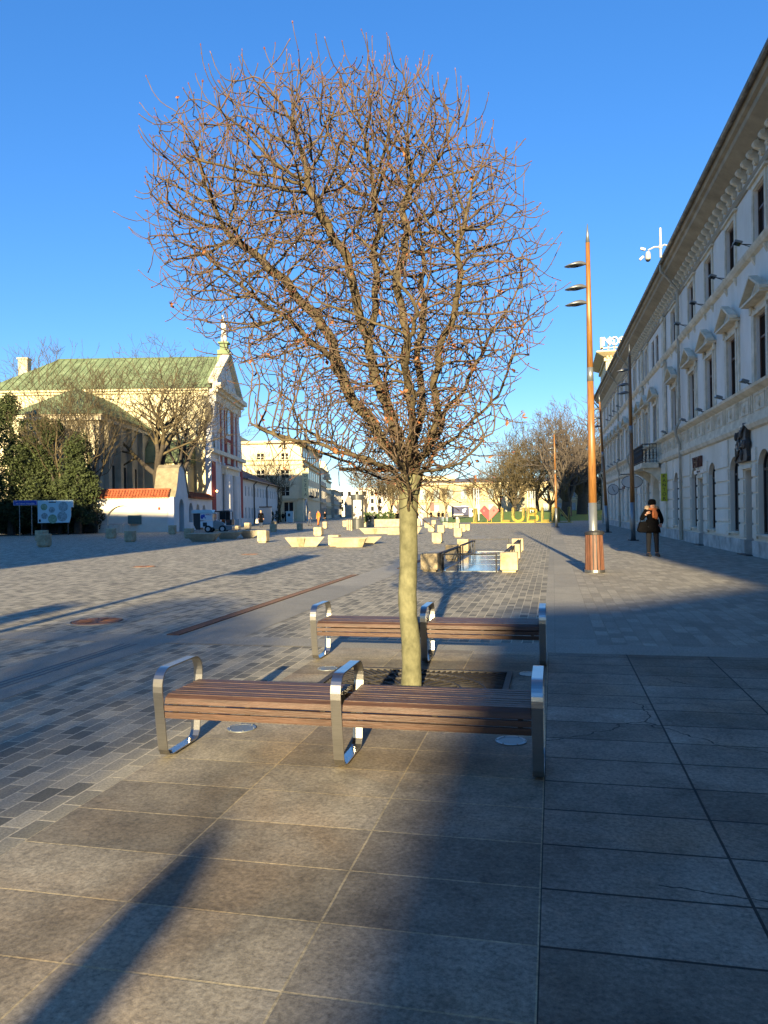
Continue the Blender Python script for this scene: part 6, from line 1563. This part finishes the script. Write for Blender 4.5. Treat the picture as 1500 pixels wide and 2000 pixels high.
for a0, a1 in ((X(419), X(420.5)), (X(428), X(429.3)), (X(440), X(441)), (X(448), X(449.5))):
    for y in (0, 1.18): b.box(a0, a1, y, y + .06, Zs(1012), Zs(994))
b.box(X(441), X(452), .05, 1.15, Zs(1020), Zs(1009)); b.build('cab_frame', M_['dark'], sw_)
b = MB(); b.box(X(429.3), X(448), .02, .04, Zs(1009), Zs(994.1)); gl = b.build('cab_window', M_['glass'], sw_)
b = MB(); b.box(X(441), X(448.5), -.0, -.012, Zs(1015), Zs(1010)); b.build('front_badge', M_['signred'], sw_)
for x in (X(406), X(434)):
    for y in (.05, 1.2): wheel(sw_, x, y, .30, .24)
b = MB(); b.cyl((X(452), .1), .26, 0, .1, 16); b.cyl((X(452), 1.1), .26, 0, .1, 16); b.build('brush', M_['rust'], sw_)

# ---------------- people ----------------
def skinned(name, nodes, edges, m, parent, root=0, sub=1, M=None):
    me = bpy.data.meshes.new(name); bm = bmesh.new(); lay = bm.verts.layers.skin.verify(); vs = []
    for i, (p, r) in enumerate(nodes):
        v = bm.verts.new(p); v[lay].radius = (r, r) if not hasattr(r, '__len__') else r; v[lay].use_root = (i == root); vs.append(v)
    for a, c in edges: bm.edges.new((vs[a], vs[c]))
    bm.to_mesh(me); bm.free()
    o = bpy.data.objects.new(name, me); COL.objects.link(o)
    o.modifiers.new('skin', 'SKIN').use_smooth_shade = True
    s2 = o.modifiers.new('sub', 'SUBSURF'); s2.levels = sub; s2.render_levels = sub
    dg = bpy.context.evaluated_depsgraph_get(); dg.update(); m2 = bpy.data.meshes.new_from_object(o.evaluated_get(dg)); bpy.data.objects.remove(o)
    m2.name = name; m2.materials.clear(); m2.materials.append(m)
    for p in m2.polygons: p.use_smooth = True
    n = bpy.data.objects.new(name, m2); COL.objects.link(n); n.parent = parent; return n
M_['skin'] = mat('skin', (.50, .28, .20), rough=.55, var=.1); M_['blackcloth'] = mat('black_cloth', (.004, .004, .005), rough=1.0, var=.3, scale=6, spec=.05); M_['jeans'] = mat('blue_jeans', (.035, .05, .09), rough=.9, var=.3, scale=8)
M_['hairdk'] = mat('brown_hair', (.05, .03, .018), rough=.7, var=.3); M_['hairlt'] = mat('blond_hair', (.45, .33, .17), rough=.7, var=.3); M_['fur'] = mat('fur_trim', (.36, .27, .18), rough=.95, var=.5, scale=30, bump=.8, bscale=60); M_['scarf'] = mat('rust_scarf', (.42, .13, .04), rough=.9, var=.3, scale=9)
M_['whitecoat'] = mat('white_coat', (.62, .60, .56), rough=.9, var=.1); M_['greycoat'] = mat('grey_coat', (.10, .10, .11), rough=.9, var=.2); M_['denimlt'] = mat('light_jeans', (.25, .30, .36), rough=.9, var=.2)
def person(x, y, ytop, face, label, coat='blackcloth', legs='jeans', hair='hairdk', stride=.12, hem=.78, armL=None, armR=None, hat=None, g=None, z0=0, group=None, depth_=None):
    p = g or G(x, y); H_ = (zat(p, ytop) if depth_ is None else 1.7) ; s = H_ / 1.72
    if z0: s = 1.0
    r = empty('person', (p.x, p.y, z0), YAW + face, label, 'person', group); r.scale = (s, s, s)
    st = stride; LH = armL or ((.25, .02, 1.12), (.24, -.10, .88)); RH = armR or ((-.25, .02, 1.12), (-.24, -.06, .88))
    N_ = [((0, 0, .93), .12), ((0, 0, 1.12), .115), ((0, 0, 1.32), .13), ((0, 0, 1.44), .07), ((0, -.005, 1.50), .052), ((0, -.015, 1.58), (.078, .088)), ((0, -.01, 1.66), (.07, .08)),
          ((.16, 0, 1.41), .055), (LH[0], .042), (LH[1], .032), ((-.16, 0, 1.41), .055), (RH[0], .042), (RH[1], .032),
          ((.09, 0, .88), .085), ((.095, -st * .5, .48), .058), ((.095, -st, .09), .042), ((.10, -st - .15, .04), .04),
          ((-.09, 0, .88), .085), ((-.095, st * .4, .48), .058), ((-.095, st, .09), .042), ((-.10, st - .15, .04), .04)]
    E_ = [(0, 1), (1, 2), (2, 3), (3, 4), (4, 5), (5, 6), (2, 7), (7, 8), (8, 9), (2, 10), (10, 11), (11, 12), (0, 13), (13, 14), (14, 15), (15, 16), (0, 17), (17, 18), (18, 19), (19, 20)]
    body = skinned('body', N_, E_, M_['skin'], r)
    g_ = .022
    C_ = [((0, 0, 1.0), .15), ((0, 0, 1.14), .14), ((0, 0, 1.33), .15), ((0, 0, 1.45), .085), ((.17, 0, 1.42), .078), (LH[0], .062), (tuple(a + (c - a) * .86 for a, c in zip(LH[0], LH[1])), .05), ((-.17, 0, 1.42), .078), (RH[0], .062), (tuple(a + (c - a) * .86 for a, c in zip(RH[0], RH[1])), .05)]
    ct = skinned('coat', C_, [(0, 1), (1, 2), (2, 3), (2, 4), (4, 5), (5, 6), (2, 7), (7, 8), (8, 9)], M_[coat], r)
    b = MB(Matrix.Diagonal((1, .78, 1, 1))); b.lathe([(.17, 1.15), (.185, 1.0), (.205, .88), (.225, hem), (.20, hem + .01)], 18); b.build('coat_skirt', M_[coat], ct, smooth=True)
    T_ = [((0, 0, .92), .12), ((.09, 0, .86), .098), ((.096, -st * .5, .48), .07), ((.096, -st, .10), .056), ((-.09, 0, .86), .098), ((-.096, st * .4, .48), .07), ((-.096, st, .10), .056)]
    skinned('trousers', T_, [(0, 1), (1, 2), (2, 3), (0, 4), (4, 5), (5, 6)], M_[legs], r)
    for sx, yy in ((.1, -st), (-.1, st)):
        b = MB(); b.tube([(sx, yy + .05, .06), (sx, yy + .0, .08), (sx, yy - .1, .055), (sx, yy - .18, .035)], [.05, .06, .048, .03], 8); b.build('shoe', M_['dark'], r, smooth=True)
    if hat: b = MB(); b.lathe([(.10, 1.60), (.108, 1.66), (.10, 1.73), (.06, 1.775), (.005, 1.785)], 14, (0, 0)); b.build('hat', M_[hat], r, smooth=True)
    else: b = MB(); b.ball((0, .022, 1.635), (.092, .095, .105), 12, 8); b.build('hair', M_[hair], r, smooth=True)
    b = MB(); b.ball((0, -.108, 1.585), (.012, .018, .02), 6, 4); b.build('nose', M_['skin'], body, smooth=True)
    for sx in (-.032, .032): MB().ball((sx, -.092, 1.607), (.011, .008, .007), 6, 4).build('eye', M_['dark'], body)
    MB().ball((0, -.098, 1.548), (.022, .008, .006), 6, 4).build('mouth', M_['churchred'], body)
    for sx, hd in ((1, LH), (-1, RH)):
        w = Vector(hd[1]); d = (w - Vector(hd[0])).normalized(); sd = d.cross(Vector((0, 1, .2))).normalized(); nn = d.cross(sd)
        b = MB(); b.tube([w - d * .02, w + d * .07], [.03, .036], 8)
        for i, L_ in enumerate((.06, .07, .066, .052)):
            o_ = sd * (i - 1.5) * .019 + w + d * .065; b.tube([o_, o_ + d * L_ * .5 + nn * .008, o_ + d * L_ * .8 + nn * .03], [.0095, .009, .007], 6)
        o_ = w + d * .02 - sd * .03; b.tube([o_, o_ - sd * .03 + d * .03, o_ - sd * .03 + d * .06 + nn * .01], [.012, .011, .008], 6)
        b.build('hand', M_['skin'], body, smooth=True)
    return r
# walking woman
M_['tights'] = mat('dark_grey_tights', (.014, .016, .022), rough=.9, var=.3, spec=.2)
w = person(1275, 1087, 978.5, 0, 'woman walking towards the camera in black coat, fur hood, rust scarf and black hat', hem=.74, stride=.06, hat='blackcloth', hair='hairdk', legs='tights',
           armR=((-.30, .0, 1.14), (-.19, -.15, 1.33)), armL=((.27, .02, 1.12), (.20, -.10, .98)))
b = MB();
for i in range(26):
    a = math.pi * (i / 25) ; aa = R_(-35) + (math.pi + R_(70)) * i / 25
    b.ball((.155 * math.cos(aa), .04 + .10 * math.sin(aa) * .9, 1.49 + .03 * math.sin(aa)), (.052, .05, .058 + .01 * (i % 3)), 8, 5)
b.build('fur_hood', M_['fur'], w, smooth=True)
b = MB(); b.tube([(.09 * math.cos(a * .6283), .09 * math.sin(a * .6283) - .02, 1.47) for a in range(11)], .042, 8); b.tube([(.03, -.12, 1.45), (.05, -.185, 1.32), (.055, -.18, 1.17)], [.035, .045, .05], 8); b.tube([(.0, -.12, 1.45), (-.03, -.18, 1.33), (-.01, -.18, 1.20)], [.035, .035, .04], 8)
b.build('scarf', M_['scarf'], w, smooth=True); w.scale.x *= 1.15
bg_ = empty('shoulder_bag', w.location, YAW, 'large black shoulder bag held by the walking woman', 'bag'); bg_.scale = w.scale
MB().prism([(-.42, .80), (-.35, 1.08), (-.18, 1.10), (-.12, .78), (-.18, .74), (-.34, .75)], -.10, .05).build('bag_body', M_['blackcloth'], bg_, bevel=.03)
MB().tube([(-.34, -.03, 1.07), (-.30, -.08, 1.3), (-.22, -.05, 1.45), (-.20, .0, 1.3), (-.22, .0, 1.11)], .012, 6).build('strap', M_['blackcloth'], bg_)
FB = R_(180)
person(510, 1030, 997, FB, 'person in a long black coat with pale hair walking away before the monastery', hem=.5, hair='hairlt', stride=.05)
pb = G(502, 1029); o = empty('hand_bag', (pb.x, pb.y, 0), YAW, 'pale handbag carried by the person in the long black coat', 'bag'); MB().prism([(-.18, .42), (.18, .42), (.12, .85), (-.12, .85)], -.08, .08).build('bag_body', M_['trim'], o, bevel=.03); MB().tube([(-.1, 0, .84), (0, 0, 1.0), (.1, 0, .84)], .015, 6).build('handle', M_['trim'], o)
person(605, 1027, 998, R_(60), 'person in dark jacket and jeans facing the orange clad worker', coat='greycoat', hem=.85)
person(622, 1026.5, 997, R_(-40), 'worker in orange hi-vis clothes beside the person in the dark jacket', coat='orange', legs='orange', hem=.85, stride=.2)
person(635, 1024, 999, R_(-60), 'person in black standing just right of the orange worker', hem=.7)
person(553, 1019.5, 1001, FB, 'distant person in dark clothes at the kiosk before the post office', hem=.7)
person(352, 1033, 999.5, R_(80), 'person in a black coat with a pale bag leaning at the churchyard gate doorway', hem=.5, stride=0)
person(765, 1028, 998, FB, 'man in a dark jacket and jeans seen from behind, left of the tree trunk', coat='greycoat', hem=.86)
person(776, 1028, 998.5, FB, 'person in black jacket walking close to the left side of the tree trunk', hem=.86)
person(822, 1028, 1000, 0, 'person in a white coat right of the tree trunk', coat='whitecoat', legs='whitecoat', hem=.6)
person(842, 1016, 998, R_(30), 'distant person in black left of the walking group', hem=.6)
person(857, 1018, 998, FB, 'leftmost dark clad person of the distant walking group', hem=.8)
person(865, 1020, 998.5, FB, 'distant walker in dark jacket and pale jeans, middle of the group', legs='denimlt', hem=.86)
person(873, 1020, 999.5, FB, 'rightmost distant walker in dark jacket and pale trousers', coat='greycoat', legs='denimlt', hem=.86)
person(816, 1019, 1001, R_(90), 'far dark person just right of the tree trunk', hem=.7)
q_ = pS + Q(X(433), .6) ; dr = person(0, 0, 0, R_(90), 'driver in an orange vest sitting inside the street sweeper cab', coat='orange', hem=.9, g=Vector((q_.x, q_.y, 0)), z0=-.02, depth_=60, stride=0); dr.scale = (.95, .95, .95)
# ---------------- what stands behind and beside the camera ----------------
M_['offwall'] = mat('rear_house_plaster', (.45, .40, .30), rough=.9, var=.25, scale=1.0)
def plainhouse(name, x0, x1, y0, y1, prof, label, chim=(), floors=4):
    """prof: [(x, z)] roof outline seen from the square (front view)"""
    root = empty(name, (0, 0, 0), 0, label, 'building')
    poly = [(x0, 0)] + prof + [(x1, 0)]
    MB().prism(poly, y0, y1).build('wall', M_['offwall'], root)
    zmin = min(p[1] for p in prof)
    for k in range(floors):
        for i in range(int((x1 - x0) / 3.2)):
            xx = x0 + 1.6 + i * 3.2; zz = 1.0 + k * (zmin - 1) / floors
            f = MB().box(xx - .5, xx + .5, y1 + .0, y1 + .06, zz, zz + 1.5).build('window', M_['wframe_wh'], root)
            MB().box(xx - .42, xx + .42, y1 + .06, y1 + .07, zz + .08, zz + 1.42).build('pane', M_['glass'], f)
    for (cx, w, z0, z1) in chim: MB().box(cx - w / 2, cx + w / 2, y0 + (y1 - y0) * .4, y0 + (y1 - y0) * .4 + 1.2, z0, z1).build('chimney', M_['offwall'], root)
    return root
TE = math.tan(R_(SUN_EL)); TA = math.tan(R_(SUN_AZ))
def shx(x, y, Y): return x + TA * (y - Y)      # x of the edge at row Y whose shadow passes (x, y)
def shz(y, Y): return (y - Y) * TE / math.cos(R_(SUN_AZ))
Yb = -38.0
xB, xA = 4.02, 9.62
plainhouse('rear_house', xB, xA, Yb - 12, Yb, [(xB, shz(11.6, Yb)), (5.6, shz(12.2, Yb)), (xA, shz(16.5, Yb))], 'low plastered house behind the camera whose roof edge shades the near slabs', floors=3)
plainhouse('rear_house', xA + .003, 30, Yb - 8, Yb - .01, [(xA + .003, shz(44.5, Yb)), (30, shz(44.5, Yb))], 'tall plastered house behind the camera at the end of the right hand row')
Yc = -12.0
xC = shx(-15.79, 19.15, Yc)
plainhouse('side_house', -75, xC, Yc - 14, Yc, [(-75, shz(69, Yc)), (xC, shz(69, Yc))], 'long tall house left behind the camera that shades the far left of the square',
           chim=[(shx(G(263, 1036).x, 60, Yc), 1.8, 17, shz(69, Yc) + 2.4), (shx(G(215, 1036).x, 60, Yc), 2.2, 17, shz(69, Yc) + 2.0), (shx(G(315, 1036).x, 62, Yc), 1.2, 17, shz(69, Yc) + 1.4)], floors=5)
# made-up slim totem, added to cast the narrow shadow on the slabs
t = empty('added_totem', (shx(-1.55, 3.0, -10.5), -10.5, 0), 0, 'slim dark totem added behind the camera to cast a narrow shadow', 'info totem')
MB().prism([(-.125, .1), (-.125, 3.05), (-.06, 3.2), (.06, 3.2), (.125, 3.05), (.125, .1)], -.08, .08).build('panel', M_['dark'], t, bevel=.02)
MB().box(-.25, .25, -.2, .2, 0, .1).build('foot', M_['lamp_steel'], t)
def banner(x, y, Y, H, w, hb, label):  # made-up, unseen pole and cloth, added to cast a flat-ended shadow
    r = empty('added_banner_pole', (shx(x, y, Y), Y, 0), 0, label, 'banner pole', 'banner poles added behind the camera for their shadows')
    MB().tube([(0, 0, 0), (0, 0, H)], .05, 10).build('pole', M_['lamp_steel'], r)
    MB().box(.05, .05 + w, -.015, .015, H - hb, H - .05).build('banner', mat('added_banner_cloth', (.5, .5, .5)), r)
banner(-8.79, 26.2, -1.5, (26.2 + 1.5) * TE, .7, 2.0, 'grey banner pole added left behind the camera for its shadow, the nearer one')
banner(-8.4, 11.9, -14, (11.9 + 14) * TE, .5, 1.2, 'grey banner pole added left behind the camera for its shadow, the farther one')
# one more plaza tree of the same kind, its crown shades the pavers at the left
copy_tree(hero, (-2.7, -11.0, 0), rz=2.2, label='bare young plaza tree behind the camera, farther one')
copy_tree(hero, (-4.3, -9.5, 0), rz=4.0, label='bare young plaza tree behind the camera, nearer one')
